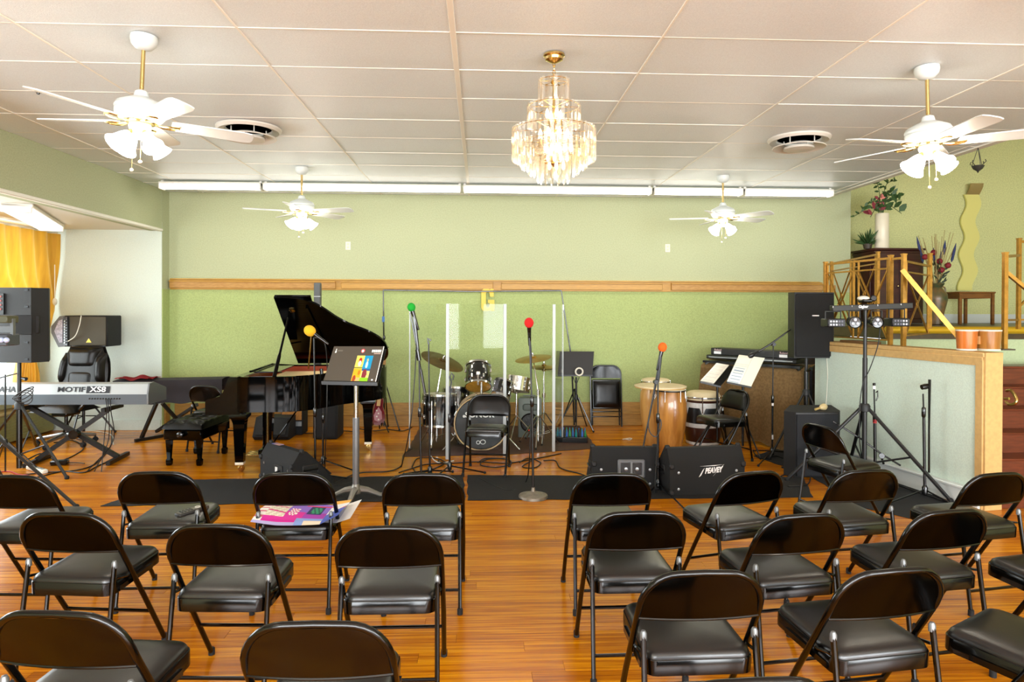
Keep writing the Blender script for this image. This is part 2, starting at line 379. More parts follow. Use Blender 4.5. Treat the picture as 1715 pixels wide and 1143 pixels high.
# front wall behind the camera with shop windows
struct('wall_front', MB().box((.3, YBACK, .2), (9.6, .16, .5)).box((.3, YBACK, 3.0), (9.6, .16, .6)).box((-4.0, YBACK, 1.6), (.6, .16, 3.2)).box((.6, YBACK, 1.6), (.18, .16, 3.2)).box((4.4, YBACK, 1.6), (.7, .16, 3.2)).box((7.1, YBACK, .2), (4.8, .16, .5)).box((7.1, YBACK, 3.8), (4.8, .16, 1.3)), WALLU)
wf = struct('window_2', MB().box((.3, YBACK, .47), (8.6, .22, .05)), FRM)
for xx in (-2.4, -.9, 2.4): link('window_post', MB().box((xx, YBACK, 1.6), (.07, .08, 2.3)), FRM, wf)
# street pavement outside, seen only as a reflection
struct('floor_street', MB().box((0, -9, -.1), (24, 10.6, .1)), mat('street_paving', '8b8a86', .9, var=.2))
# ================================================================== LIGHT FITTINGS
TUBE = emis('tube_glow', 'fffaf0', 4.8)
SHADE = emis('shade_glow', 'fff4e2', 15)
BULB = emis('candle_bulb_glow', 'ffd9a8', 9)
HOUS = mat('fixture_enamel', 'e8e4da', .4)
ends = [-4.0, -2.73, -.24, 2.20, 3.385, 4.58]
spots = ['left end of the row, short', 'second from the left, long', 'middle of the row, long', 'second from the right, short', 'right end of the row, short']
for k in range(5):
    a_, b_ = ends[k]+.012, ends[k+1]-.012; c_ = (a_+b_)/2; ln = b_-a_
    t = thing('strip_light', 'white fluorescent strip light along the back of the ceiling, '+spots[k], 'light', (c_, 8.62, 3.235), 0, 'ceiling strip lights')
    link('housing', MB().box((c_, 8.62, 3.19), (ln, .15, .05), bev=.01), HOUS, t)
    link('diffuser', MB().xf(Matrix.Identity(4)).prism([(.078*cos(q), .050*sin(q)) for q in [pi+pi*i/10 for i in range(11)]], (-ln/2+.01, ln/2-.01), Matrix.Translation((c_, 8.62, 3.178)) @ Matrix(((0, 0, 1, 0), (1, 0, 0, 0), (0, 1, 0, 0), (0, 0, 0, 1)))), TUBE, t)
    for s in (a_, b_-.02): link('end_cap', MB().box((s+.01, 8.62, 3.165), (.02, .165, .09), bev=.008), HOUS, t)
    for s in (a_+.02, b_-.02): link('suspension_clip', MB().box((s, 8.62, 3.225), (.03, .03, .025)), HOUS, t)
fa, fb = on(27, 345, 2.66), on(86, 379, 2.66)
fd = fb-fa; fan_ = atan2(fd.y, fd.x); fm = (fa+fb)/2
t = thing('bay_light', 'white rectangular fluorescent fitting under the window bay soffit', 'light', (fm.x, fm.y, 2.69), fan_)
link('housing', MB().box((0, 0, -.02), (fd.length, .28, .04), bev=.008), HOUS, t, world=False)
link('diffuser', MB().box((0, 0, -.065), (fd.length-.06, .24, .06), bev=.02, seg=2), emis('bay_glow', 'fffaf0', 1.5), t, world=False)
for s in (-1, 1): link('end_cap', MB().box((s*(fd.length/2-.012), 0, -.05), (.024, .26, .09), bev=.006), HOUS, t, world=False)

def fan(X, Y, a0, label, tilt=0):
    t = thing('ceiling_fan', label, 'fan', (X, Y, CEIL), 0, 'white ceiling fans')
    if tilt: t.matrix_world = Matrix.Translation((X, Y, CEIL)) @ Matrix.Rotation(tilt, 4, 'Y')
    L_ = lambda n, mb, m, p=t: link(n, mb, m, p, world=False)
    L_('canopy', MB().lathe([(.072, 0), (.075, -.02), (.068, -.05), (.045, -.075), (.02, -.085)], 20), WHITE)
    L_('downrod', MB().lathe([(.012, -.07), (.012, -.37)], 10), BRASS)
    L_('motor_housing', MB().lathe([(.018, -.315), (.034, -.325), (.042, -.355), (.085, -.375), (.125, -.395), (.14, -.42), (.138, -.432), (.132, -.436), (.138, -.44), (.136, -.465), (.115, -.49), (.08, -.50)], 28), WHITE)
    L_('brass_band', MB().lathe([(.08, -.498), (.084, -.505), (.078, -.512), (.06, -.515)], 24), BRASS)
    hub = L_('light_hub', MB().lathe([(.058, -.513), (.062, -.53), (.055, -.555), (.05, -.585), (.028, -.60), (.012, -.605)], 20), WHITE)
    for k in range(5):
        q = radians(a0+72*k); M = Matrix.Rotation(q, 4, 'Z')
        arm = MB()
        arm.tube([M @ Vector(p) for p in ((.07, 0, -.505), (.12, .022, -.515), (.17, .034, -.512), (.205, .02, -.508), (.205, -.02, -.508), (.17, -.034, -.512), (.12, -.022, -.515), (.07, 0, -.505))], .006, 6)
        L_('blade_iron', arm, BRASS)
        P = [(.165, -.05), (.19, -.058), (.57, -.07), (.61, -.06), (.622, -.03), (.622, .03), (.61, .06), (.57, .07), (.19, .058), (.165, .05)]
        b = MB().prism(P, (-.0035, .0035), M @ Matrix.Translation((0, 0, -.497)) @ Matrix.Rotation(radians(-12), 4, 'X'))
        L_('blade', b, WHITE)
    for k in range(4):
        q = radians(a0*.4+45+90*k); d = Vector((cos(q)*.72, sin(q)*.72, -.69)); o = Vector((cos(q)*.05, sin(q)*.05, -.57))
        M = align(o, o+d)
        L_('lamp_neck', MB().lathe([(.016, -.01), (.018, .03)], 10, M), BRASS)
        pr = [(.021, .02), (.030, .04), (.037, .07), (.044, .10), (.057, .125), (.060, .13), (.054, .124), (.04, .10), (.02, .05)]
        L_('lamp_shade', MB().lathe(pr, 18, M, caps=False), SHADE)
    for s, ln in ((-.022, .15), (.024, .10)):
        c = MB().tube([(s, -.03, -.59), (s, -.03, -.63-ln)], .0016, 5)
        p = L_('pull_chain', c, BRASS)
        link('chain_bob', MB().sphere((s, -.03, -.64-ln), .011, 10), CREAM, p, world=False)
    return t
fan(-1.97, 4.05, 27, 'white ceiling fan with four lit lamps, nearest on the left', radians(2.5))
fan(2.90, 4.28, 122, 'white ceiling fan with four lit lamps, nearest on the right', radians(-2))
fan(-2.02, 7.72, 200, 'white ceiling fan with four lit lamps above the piano, far left')
fan(2.87, 7.9, 165, 'white ceiling fan with four lit lamps above the congas, far right')
fan(-1.97, .40, 190, 'unseen white ceiling fan with four lit lamps added to light the front rows, left')  # this fan and the next are out of view, added to brighten the front rows
fan(2.90, .40, 170, 'unseen white ceiling fan with four lit lamps added to light the front rows, right')
# chandelier
CRY = clear_mat('acrylic_prism', (.97, .95, .91, 1), .27, .12, (1, .98, .95, 1))
cx, cy = .452, 4.2
t = thing('chandelier', 'tiered acrylic prism chandelier with brass canopy in the middle of the ceiling', 'chandelier', (cx, cy, CEIL))
L_ = lambda n, mb, m, p=t: link(n, mb, m, p, world=False)
L_('canopy', MB().lathe([(.066, 0), (.068, -.012), (.058, -.02), (.055, -.035), (.03, -.048), (.01, -.055)], 22), BRASS)
ch = MB()
for k in range(5):
    z = -.06-.026*k; M = Matrix.Translation((0, 0, z)) @ Matrix.Rotation(pi/2*(k % 2), 4, 'Z')
    ch.tube([M @ Vector((.008*cos(q), 0, .017*sin(q))) for q in [2*pi*i/10 for i in range(10)]], .0025, 5, loop=True)
L_('chain', ch, BRASS)
L_('stem', MB().lathe([(.02, -.165), (.024, -.175), (.008, -.19), (.008, -.66), (.02, -.68), (.004, -.70)], 12), BRASS)
tiers = [(.088, -.165, .150, 16, .022), (.157, -.325, .140, 28, .022), (.252, -.475, .20, 44, .024), (.20, -.55, .17, 34, .020), (.15, -.60, .16, 24, .020), (.095, -.66, .15, 16, .019)]
for (r, z, ln, n, wd) in tiers:
    L_('tier_ring', MB().tube([(r*cos(q), r*sin(q), z) for q in [2*pi*i/32 for i in range(32)]], .0028, 6, loop=True), BRASS)
    sp = MB()
    for q in (0, pi/3, 2*pi/3): sp.tube([(-r*cos(q), -r*sin(q), z), (r*cos(q), r*sin(q), z)], .0025, 5)
    L_('ring_spokes', sp, BRASS)
    mb = MB(); w2 = wd/2
    mb.rings([[Vector((x, y, zz)) for x, y in ((-w2, -w2*.5), (w2, -w2*.5), (0, w2*.9))] for zz in (0, -ln+.015)]+[[Vector((x*.25, y*.25, -ln)) for x, y in ((-w2, -w2*.5), (w2, -w2*.5), (0, w2*.9))]])
    me = mb.mesh('crystal_prism', 20)
    for k in range(n):
        q = 2*pi*k/n; o = link('crystal_prism', me, CRY, t); o.matrix_world = Matrix.Translation((cx+(r+.006)*cos(q), cy+(r+.006)*sin(q), CEIL+z+.008)) @ Matrix.Rotation(q+pi/2, 4, 'Z')
for r, z, n in ((.045, -.40, 4), (.09, -.53, 8), (.045, -.62, 4)):
    for k in range(n):
        q = 2*pi*k/n+.3; M = Matrix.Translation((r*cos(q), r*sin(q), z))
        c = L_('candle_socket', MB().lathe([(.009, -.04), (.011, -.01), (.008, 0)], 8, M), BRASS)
        link('candle_bulb', MB().lathe([(.007, 0), (.013, .018), (.010, .04), (.002, .058)], 8, M), BULB, c, world=False)
# round air diffusers
DIFF = mat('diffuser_enamel', 'cfcabf', .45)
for (px, py, side) in ((417, 220, 'left of the chandelier'), (1338, 237, 'right of the chandelier')):
    p = on(px, py, CEIL-.03)
    t = thing('air_diffuser', 'round white ceiling air diffuser '+side, 'vent', (p.x, p.y, CEIL), 0, 'round ceiling diffusers')
    l2 = lambda n, mb, m: link(n, mb, m, t, world=False)
    l2('outer_ring', MB().lathe([(.275, 0), (.275, -.015), (.255, -.035), (.20, -.02), (.19, -.005)], 36, caps=False), DIFF)
    l2('throat', MB().lathe([(.20, -.004), (.001, -.004)], 30), mat('vent_dark', '1a1815', .8))
    l2('middle_cone', MB().lathe([(.235, -.085), (.23, -.093), (.13, -.06), (.12, -.05)], 36, caps=False), DIFF)
    l2('centre_cone', MB().lathe([(.13, -.085), (.135, -.105), (.11, -.11), (.001, -.112)], 30), DIFF)
    for k in range(4): l2('strut', MB().box((.15*cos(k*pi/2+.6), .15*sin(k*pi/2+.6), -.035), (.008, .008, .07)), DIFF)
p = on(64, 155, CEIL-.01)
t = thing('ceiling_sensor', 'tiny dark sensor on the ceiling near the left fan', 'sensor', (p.x, p.y, CEIL))
link('sensor_base', MB().lathe([(.022, 0), (.022, -.01), (.012, -.014)], 14), mat('sensor_ring', 'a39a86', .5), t, world=False)
link('sensor_eye', MB().lathe([(.012, -.012), (.010, -.022), (.001, -.025)], 12), BLK, t, world=False)

# ================================================================== FOLDING CHAIRS
def arch_pts():
    hw = .215; P = [(-.208, .235, .006)]
    P += [(-hw, .235-.39*z/.63, z) for z in (.3, .55, .60)]
    rx, rz_ = .125, .135
    for i in range(1, 9):
        q = pi/2*i/8; x = -hw+rx*(1-cos(q)); z = .61+rz_*sin(q); P.append((x, -.142-.045*(z-.60)/.135, z))
    R_ = [(-x, y, z) for x, y, z in P[::-1]]
    return P+[(0, P[-1][1]-.002, .748)]+R_
def halfw(z):
    if z <= .61: return .213
    s = min(1, (z-.61)/.135); return .215-.125*(1-sqrt(max(0, 1-s*s)))-.002
def build_chair(label, loc, rz, group, padded=False):
    t = thing('folding_chair', label, 'chair', loc, rz, group)
    L_ = lambda n, mb, m, p=t, l=None: link(n, mb, m, p, world=False, label=l)
    L_('frame', MB().tube(arch_pts(), .0118, 10), CHAIRB)
    # curved steel back panel
    def bp(u, v):
        z = .572+.168*v; hw = halfw(z); x = (2*u-1)*hw
        y = -.142-.045*(z-.60)/.135 - .022*(1-(2*u-1)**2)*(1-.35*v)
        return (x, y, z)
    L_('backrest', MB().grid(bp, 16, 6, .003), CHAIRB)
    lip = MB().tube([Vector(bp(i/16, 0))+Vector((0, .001, -.001)) for i in range(17)], .0045, 6); L_('backrest_lip', lip, CHAIRB)
    if padded:
        def pp(u, v):
            z = .545+.19*v; hw = halfw(z)*.97; x = (2*u-1)*hw; e = 1-max(abs(2*u-1), abs(2*v-1))**6
            return (x, -.125-.045*(z-.60)/.135-.018*(1-(2*u-1)**2)+.028*e, z)
        L_('back_pad', MB().grid(pp, 16, 8, .012), VINYL)
    def rr(hx0, hx1, y0, y1, r, n=5):
        P = []
        for (cx_, cy_, a) in ((hx1-r, y1-r, 0), (-hx1+r, y1-r, 90), (-hx0+r, y0+r, 180), (hx0-r, y0+r, 270)):
            for i in range(n): q = radians(a+90*i/(n-1)); P.append((cx_+r*cos(q), cy_+r*sin(q)))
        return P
    tilt = Matrix.Translation((0, .04, .43)) @ Matrix.Rotation(radians(2.2), 4, 'X')
    out = rr(.195, .190, -.195, .205, .045)
    def ringz(P, z, k=1.0): return [tilt @ Vector((x*k, y*k+.0*(1-k), z)) for x, y in P]
    pan = MB().rings([ringz(out, -.046), ringz(out, .006), ringz(out, .010, .985), ringz(out, .008, .96)])
    s = L_('seat_pan', pan, CHAIRB)
    q = [ringz(out, .008, .975), ringz(out, .016, .972), ringz(out, .025, .95), ringz(out, .032, .91), ringz(out, .037, .85), ringz(out, .041, .75), ringz(out, .044, .6), ringz(out, .046, .35), ringz(out, .046, .05)]
    L_('cushion', MB().rings(q), VINYL, s)
    for sx in (-1, 1):
        x = .198*sx
        lg = L_('rear_leg', MB().tube([(x, -.138, .515), (x*1.02, -.185, .20), (x*1.03, -.215, .012)], .0105, 9), CHAIRB)
        L_('leg_cap', MB().lathe([(.0125, -.022), (.0125, .0), (.008, .010), (.001, .013)], 10, Matrix.Translation((x, -.137, .520))), GREY, lg)
        L_('foot_tip', MB().lathe([(.015, 0), (.015, .03), (.011, .034)], 10, Matrix.Translation((x*1.03, -.215, 0))), RUB, lg)
        L_('front_foot_tip', MB().lathe([(.015, 0), (.015, .03), (.011, .034)], 10, Matrix.Translation((.208*sx, .232, 0))), RUB)
        L_('hinge_link', MB().tube([(x*1.01, -.128, .45), (x*1.03, -.06, .435), (x*1.05, -.05, .44)], .006, 6).box((x*.99, .02, .40), (.012, .25, .022), Matrix.Rotation(radians(2), 4, 'X')), CHAIRB)
    L_('front_crossbar', MB().tube([(-.21, .112, .198), (.21, .112, .198)], .008, 8), CHAIRB)
    L_('rear_crossbar', MB().tube([(-.202, -.198, .125), (.202, -.198, .125)], .008, 8), CHAIRB)
    return t
G1 = 'rows of folding chairs facing the stage'
AUD = [  # px, py of the middle of the backrest top; turn (deg, + = to the left); label
 (18, 796, -3, 'black folding chair at the left end of the front row, cut by the edge'),
 (262, 790, 0, 'black folding chair with a remote control on its seat'),
 (489, 792, -1, 'black folding chair with a newspaper on its seat'),
 (708, 793, 0, 'black folding chair in the front row, just left of the middle aisle'),
 (1026, 793, 1, 'black folding chair in the front row, just right of the middle aisle'),
 (1262, 790, 16, 'black folding chair in the front row turned left, before the lettered wedge'),
 (1452, 787, 8, 'black folding chair in the front row before the lighting stand'),
 (1672, 792, 10, 'black folding chair at the right end of the front row'),
 (106, 858, -6, 'black folding chair in the second row, leftmost'),
 (362, 878, -3, 'black folding chair in the second row behind the chair with the remote'),
 (650, 881, 0, 'black folding chair in the second row beside the aisle on the left'),
 (1070, 856, 1, 'black folding chair in the second row beside the aisle on the right'),
 (1346, 861, 8, 'black folding chair in the second row, second right of the aisle'),
 (1592, 854, 9, 'black folding chair in the second row, third right of the aisle'),
 (92, 1023, -6, 'black folding chair in the third row at the lower left corner'),
 (528, 1040, -1, 'black folding chair in the third row left of the aisle, seat cut off'),
 (1180, 955, 1, 'black folding chair in the third row right of the aisle'),
 (1498, 952, 8, 'black folding chair in the third row, second right of the aisle'),
 (1262, 1135, 2, 'black folding chair at the bottom edge, only the top of its backrest showing'),
]
proto = None; CH = {}
for (px, py, a_, lb) in AUD:
    p = on(px, py, .757); rz = radians(a_); b = p-Matrix.Rotation(rz, 3, 'Z') @ Vector((0, -.187, 0))
    if proto is None: proto = build_chair(lb, (b.x, b.y, 0), rz, G1); CH[lb] = proto; c = proto
    else: c = dup(proto, (b.x, b.y, 0), rz, lb, G1)
    CH[(px, py)] = c
def chair_at(x, y, rz, label, group=None): return dup(proto, (x, y, 0), radians(rz), label, group or G1)
# ================================================================== SHARED BUILDERS
def cable(name, pts, r, m, label, cat='cable', group=None, z=True):
    mb = MB().tube(spline(pts, 7), r, 6); return single(name, mb, m, label, cat, group)
def fl(px, py, z=.006): p = on(px, py, z); return Vector(p)
def tripod_legs(t, base, zc, feet, r=.012, m=None, brace=True, zb=.25):
    # zc height of the collar; feet world floor points
    m = m or BLK; c = Vector((base[0], base[1], zc))
    for f in feet:
        f = Vector((f[0], f[1], .015)); d = Vector((f.x-c.x, f.y-c.y, 0)).normalized()
        lg = link('leg', MB().tube([c+d*.03, f], r, 8), m, t)
        link('foot_tip', MB().sphere(f, r*1.6, 8), RUB, lg)
        if brace:
            k = .45; q = (c+d*.03).lerp(f, .55); link('brace', MB().tube([Vector((base[0], base[1], zb))+d*.02, q], r*.6, 6), m, t)
    link('collar', MB().lathe([(r*2.0, -.035), (r*3.0, -.03), (r*3.0, .02), (r*2.2, .04)], 14, Matrix.Translation(c)), PLAST, t)
def spread(base, rad, a0, n=3): return [(base[0]+rad*cos(radians(a0)+2*pi*k/n), base[1]+rad*sin(radians(a0)+2*pi*k/n)) for k in range(n)]
def foam(t, c, d, col, m, r=.033):      # foam ball on a handheld microphone; c: ball centre, d: direction of the body
    d = Vector(d).normalized(); c = Vector(c)
    b = link('microphone', MB().lathe([(.018, .0), (.019, .03), (.0165, .07), (.0125, .19), (.010, .20)], 14, align(c+d*.015, c+d)), BLK, t)
    link('foam_ball', MB().sphere(c, r, 18, (1, 1, 1.12), align((0, 0, 0), d)), m, b)
    return b
def mic_clip(t, p, q): link('mic_clip', MB().tube([p, q], [.012, .017], 8), BLK, t)
def grille_box(t, name, poly, z0, z1, m): return link(name, MB().prism(poly, (z0, z1)), m, t)
FOAMS = {c: mat('foam_'+c, h, .9, bump=.5, bscale=500) for c, h in (('yellow', 'f0b41c'), ('green', '12a02c'), ('red', 'd81818'), ('orange', 'ee6410'))}
GRILLE = mat('speaker_grille', '101011', .6, .2, bump=.5, bscale=900)
TOLEX = mat('tolex', '0d0d0e', .75, bump=.5, bscale=500)
WHITEP = mat('white_print', 'ececec', .5)
# ================================================================== LEFT SIDE
# gold curtain in the bay
CURT = mat('gold_curtain', 'd8a024', .55, col2='bd8212', vscale=3, stretch=(1, 6, .6), sheen=.3)
_n = CURT.node_tree; _o = [x for x in _n.nodes if x.type == 'OUTPUT_MATERIAL'][0]; _t = _n.nodes.new('ShaderNodeBsdfTranslucent'); _t.inputs[0].default_value = lin('f0c040')
_m = _n.nodes.new('ShaderNodeMixShader'); _m.inputs[0].default_value = .18; _n.links.new(_n.nodes['Principled BSDF'].outputs[0], _m.inputs[1]); _n.links.new(_t.outputs[0], _m.inputs[2]); _n.links.new(_m.outputs[0], _o.inputs[0])
def curt(u, v):       # u along the window, v 0 bottom .. 1 top
    z = .43+v*2.19
    zt = 1.27
    k = (1-abs(z-zt)/.10*.0)
    wid = .62 if z > 2.3 else 1
    if z >= zt: s = min(1, (z-zt)/.75); s = s**.6; ya = 8.62-(8.62-7.35)*s-.04; yb = 9.0+(9.24-9.0)*min(1, s*1.6)
    else: s = min(1, (zt-z)/.5)**.7; ya = 8.60-.20*s; yb = 8.68+.14*s
    y_ = ya+(yb-ya)*u; amp = .035+.012*sin(7*u)
    x_ = XB+.26+amp*sin(u*44+1.2*sin(3*z)+.6*sin(u*9))
    return (x_, y_, z)
t = thing('curtain', 'gold satin curtain tied back at the left bay window', 'curtain', (XB+.26, 8.6, .38))
link('curtain_cloth', MB().grid(curt, 90, 30), CURT, t, angle=80)
link('tie_back', MB().tube([(XB+.26+.07*cos(q), 8.64+.07*sin(q), 1.27+.02*sin(q)) for q in [2*pi*i/14 for i in range(14)]], .018, 8, loop=True), CURT, t)
link('curtain_rod', MB().tube([(XB+.24, 7.0, 2.64), (XB+.24, 9.26, 2.64)], .014, 8), FRM, t)
link('tassel', MB().tube([(XB+.36, 9.02, 2.2), (XB+.36, 9.02, 1.75)], .006, 6).sphere((XB+.36, 9.02, 1.72), .03, 10, (1, 1, 1.6)), CREAM, t)
# PA speaker on a tripod, seen from its side
y0 = 6.72
def sx(px, Y): return at(px, 500, Y).x
spz0, spz1 = at(40, 608, y0).z, at(40, 482, y0).z
t = thing('loudspeaker', 'black loudspeaker on a tripod at the left edge, seen from the side with handle recess', 'speaker', (sx(20, 6.95), 6.95, spz0))
poly = [(sx(-45, y0), y0+.05), (sx(8, y0), y0), (sx(52, y0), y0), (sx(82, y0+.14), y0+.14), (sx(84, y0+.4), y0+.40), (sx(20, y0+.5), y0+.5), (sx(-45, y0+.4), y0+.4)]
SPK = mat('speaker_case', '0c0b0b', .55, bump=.3, bscale=300)
link('cabinet', MB().prism(poly, (spz0, spz1)), SPK, t)
def qbox(px0, py0, px1, py1, Y, d): # box covering a pixel rectangle at depth Y
    a, b = at(px0, py1, Y), at(px1, py0, Y); c = (a+b)/2; return ((c.x, Y, c.z), (b.x-a.x, d, b.z-a.z))
link('handle_recess', MB().box(*qbox(25, 528, 54, 561, y0-.002, .012), bev=.005), RUB, t)
link('recess_shell', MB().box(*qbox(55, 529, 66, 559, y0+.05, .03), Matrix.Rotation(.2, 4, 'Z'), .006), SPK, t)
for (px, py) in ((44, 486), (44, 514), (44, 574), (44, 602)): link('rigging_slot', MB().box(*qbox(px-3, py-1.6, px+3, py+1.6, y0-.002, .008)), BLK, t)
link('rear_panel', MB().box(*qbox(-25, 492, 7, 527, y0-.006, .02)), BLK, t)
for k in range(8): link('rear_knob', MB().lathe([(.012, 0), (.010, .014), (.001, .016)], 10, align(at(-4+5*(k % 2), 497+7*(k//2), y0-.014), at(-4+5*(k % 2), 497+7*(k//2), y0-.014)+Vector((0, -1, 0)))), mat('knob_%d' % k, ('9fb6c8', 'c98a8a')[k % 2], .4), t)
b = (sx(32, 6.95), 6.95)
t = thing('speaker_stand', 'black tripod stand under the side-on loudspeaker at the left edge', 'stand', (b[0], b[1], 0))
link('pole', MB().tube([(b[0], b[1], .04), (b[0], b[1], spz0)], .019, 12), SATIN, t)
link('lower_tube', MB().tube([(b[0], b[1], .04), (b[0], b[1], .66)], .026, 12), BLK, t)
link('clamp_knob', MB().tube([(b[0]+.02, b[1], .94), (b[0]+.075, b[1]-.01, .93)], [.010, .02], 8), BLK, t)
tripod_legs(t, b, .66, [on(112, 803), on(-30, 760), on(62, 752)], .014, SATIN, True, .18)
coil = MB()
cc = at(42, 668, 6.86)
for k in range(4): coil.tube([cc+Vector((.07*cos(q)*(1+.15*k), -.01*k, .06*sin(q+k*.4)+.02*k)) for q in [2*pi*i/18 for i in range(18)]], .005, 5, loop=True)
single('coiled_cable', coil, CABLE, 'black cable coiled around the left speaker stand pole', 'cable')
# lighting stand at the very left
lx = at(-62, 800, 5.75); lb = (lx.x, lx.y)
t = thing('lighting_stand', 'black tripod lighting stand cut by the left edge, one long leg reaching right', 'stand', (lb[0], lb[1], 0))
link('pole', MB().tube([(lb[0], lb[1], .05), (lb[0], lb[1], 1.48)], .018, 10), BLK, t)
tripod_legs(t, lb, .80, [on(128, 852), (lb[0]-.7, lb[1]-.5), (lb[0]-.3, lb[1]+.9)], .014, SATIN, False)
link('crossbar', MB().box((at(23, 540, 5.75).x-.45, 5.75, at(0, 552, 5.75).z), (.9, .05, .05)), GREY, t)
t = thing('effect_light', 'small green-tinted effect light box hanging at the left edge', 'light', at(10, 560, 5.72))
link('case', MB().box(*qbox(-40, 529, 22, 541, 5.72, .14), bev=.006), mat('effect_case', '4b4a35', .4), t)
link('bracket', MB().box(*qbox(19, 534, 24, 562, 5.72, .03)), GREY, t)
link('lens_tray', MB().box(*qbox(-40, 560, 23, 579, 5.72, .16), bev=.008), mat('lens_tray', '55585e', .35, .4), t)
for px in (2, 11): link('lens', MB().sphere(at(px, 570, 5.63), .022, 12), mat('lens_glass_%d' % px, 'b9c6ea', .1, coat=1), t)
# thin microphone stand in front of the keyboard at far left
b = at(9, 780, 6.9)
t = thing('microphone_stand', 'thin black boom stand before the silver keyboard, far left', 'stand', (b.x, b.y, 0))
link('pole', MB().tube([(b.x, b.y, .02), (b.x, b.y, .98)], .008, 8), BLK, t)
link('boom', MB().tube([at(-25, 640, 6.9), at(28, 626, 6.9)], .007, 8), BLK, t)
tripod_legs(t, (b.x, b.y), .30, spread((b.x, b.y), .28, 20), .007, BLK, False)
# silver stage keyboard on an X stand (its back towards the seats)
kY = 7.22; kx0, kx1 = at(-28, 660, kY).x, at(247, 660, kY).x; kl = kx1-kx0
z0, z1, z2 = at(200, 678, kY).z, at(200, 661, kY).z, at(200, 644, kY).z
t = thing('stage_keyboard', 'silver stage keyboard seen from the back on an X stand', 'keyboard', (kx0, kY, z0))
SILV = mat('keyboard_silver', 'a9acab', .38, .3); SGREY = mat('keyboard_back', '596066', .4, .3)
def extr_x(prof, xa, xb): return MB().rings([[(x, y, z) for y, z in prof] for x in (xa, xb)])
link('back_panel', extr_x([(kY, z0), (kY, z1), (kY+.40, z1), (kY+.40, z0)], kx0, kx1), SGREY, t)
link('top_shell', extr_x([(kY-.004, z1+.001), (kY+.025, z2), (kY+.12, z2+.01), (kY+.27, z1+.02), (kY+.27, z1+.001)], kx0, kx1), SILV, t)
link('end_cheek', extr_x([(kY-.006, z0), (kY-.01, z1), (kY+.023, z2+.004), (kY+.12, z2+.014), (kY+.40, z1+.03), (kY+.40, z0)], kx1-.004, kx1+.012), GREY, t)
keys = MB()
for k in range(52): keys.box((kx0+.1+k*(kl-.2)/52, kY+.34, z1+.008), ((kl-.2)/52-.002, .12, .014))
o = link('keys', keys, WHITEP, t); o['kind'] = 'stuff'
fr_ = frame(at(140, 652.5, kY+.012)+Vector((0, -.006, 0)), (1, 0, 0), (0, .03, z2-z1))
fr_k = lambda px: frame(at(px, 653.0, kY+.008)+Vector((0, -.006, 0)), (1, 0, 0), (0, .03, z2-z1))
INK = mat('dark_print', '15161c', .5)
lettering('MOTIF', .072, fr_k(120), INK, t, xs=1.35, bold=.0015)
pl = link('name_plate', MB().box((0, 0, 0), (.235, .072, .004)).xf(fr_k(165)), INK, t)
lettering('XS8', .078, fr_k(165) @ Matrix.Translation((0, 0, .004)), WHITEP, pl, bold=.0015, xs=1.25)
lettering('YAMAHA', .085, fr_k(-1), INK, t, xs=.95, bold=.001)
for k in range(12): link('socket', MB().lathe([(.008, 0), (.008, .006), (.003, .007)], 8, align(at(150+4.6*k, 668, kY-.001), at(150+4.6*k, 668, kY-.001)+Vector((0, -1, 0)))), BLK, t)
t = thing('keyboard_stand', 'black X stand under the silver stage keyboard', 'stand', (at(125, 770, 7.4).x, 7.4, 0))
def xbar(a, b, mb): mb.bar(a, b, .042)
A0, A1 = at(50, 682, 7.40), Vector((*on(198, 772)[:2], .04)); B0, B1 = at(186, 684, 7.46), Vector((*on(62, 776)[:2], .04))
link('stand_bar', MB().bar(A0, A1, .045), SATIN, t); link('stand_bar', MB().bar(B0, B1, .045), SATIN, t)
for P in (A1, B1): link('floor_foot', MB().bar(P+Vector((.02, -.24, -.015)), P+Vector((-.03, .26, -.015)), .04), SATIN, t)
for P in (A0, B0): link('support_arm', MB().bar(P+Vector((0, -.16, .0)), P+Vector((0, .22, .0)), .04), SATIN, t)
link('hinge_disc', MB().lathe([(.05, -.03), (.05, .03)], 16, align(at(125, 728, 7.36), at(125, 728, 7.36)+Vector((0, 1, 0)))), BLK, t)
for k, px in enumerate((177, 180, 184)): cable('cable', [at(px, 669, 7.2), at(px+2, 690, 7.19), at(px-3 + 4*k, 740, 7.3), fl(170-12*k, 790)], .005, CABLE, 'black cable hanging from the silver keyboard back, '+['left', 'middle', 'right'][k]+' of three', group='keyboard cables')
# high-backed office chair
LEATH = mat('black_leather', '1d1a18', .33, bump=.15, bscale=60, var=.3, vscale=5)
o_ = (at(142, 700, 8.6).x-.045, 8.3)
t = thing('office_chair', 'high-backed black leather office chair behind the silver keyboard', 'chair', (o_[0], o_[1], 0), radians(172))
L_ = lambda n, mb, m, p=None: link(n, mb, m, p or t, world=False)
def pad(wfun, z0, z1, yfun, th):
    def f(u, v): z = z0+(z1-z0)*v; x = (2*u-1)*wfun(v); e = (1-abs(2*u-1)**5)*(1-abs(2*v-1)**6); return (x, yfun(v)+th*e, z)
    return MB().grid(f, 18, 18, .03)
bk = L_('backrest', pad(lambda v: .27+.05*sin(pi*min(1, v*1.1)) - .10*max(0, v-.75)**1.2*3, .48, 1.16, lambda v: -.24-.10*v, .07), LEATH)
L_('back_shell', pad(lambda v: .28+.05*sin(pi*min(1, v*1.1)) - .10*max(0, v-.75)**1.2*3, .46, 1.17, lambda v: -.275-.10*v, -.03), LEATH)
L_('head_pad', pad(lambda v: .20+.02*v, .90, 1.15, lambda v: -.315-.02*v, .12), LEATH, bk)
L_('centre_pad', pad(lambda v: .185+.02*v, .54, .89, lambda v: -.25-.05*v, .09), LEATH, bk)
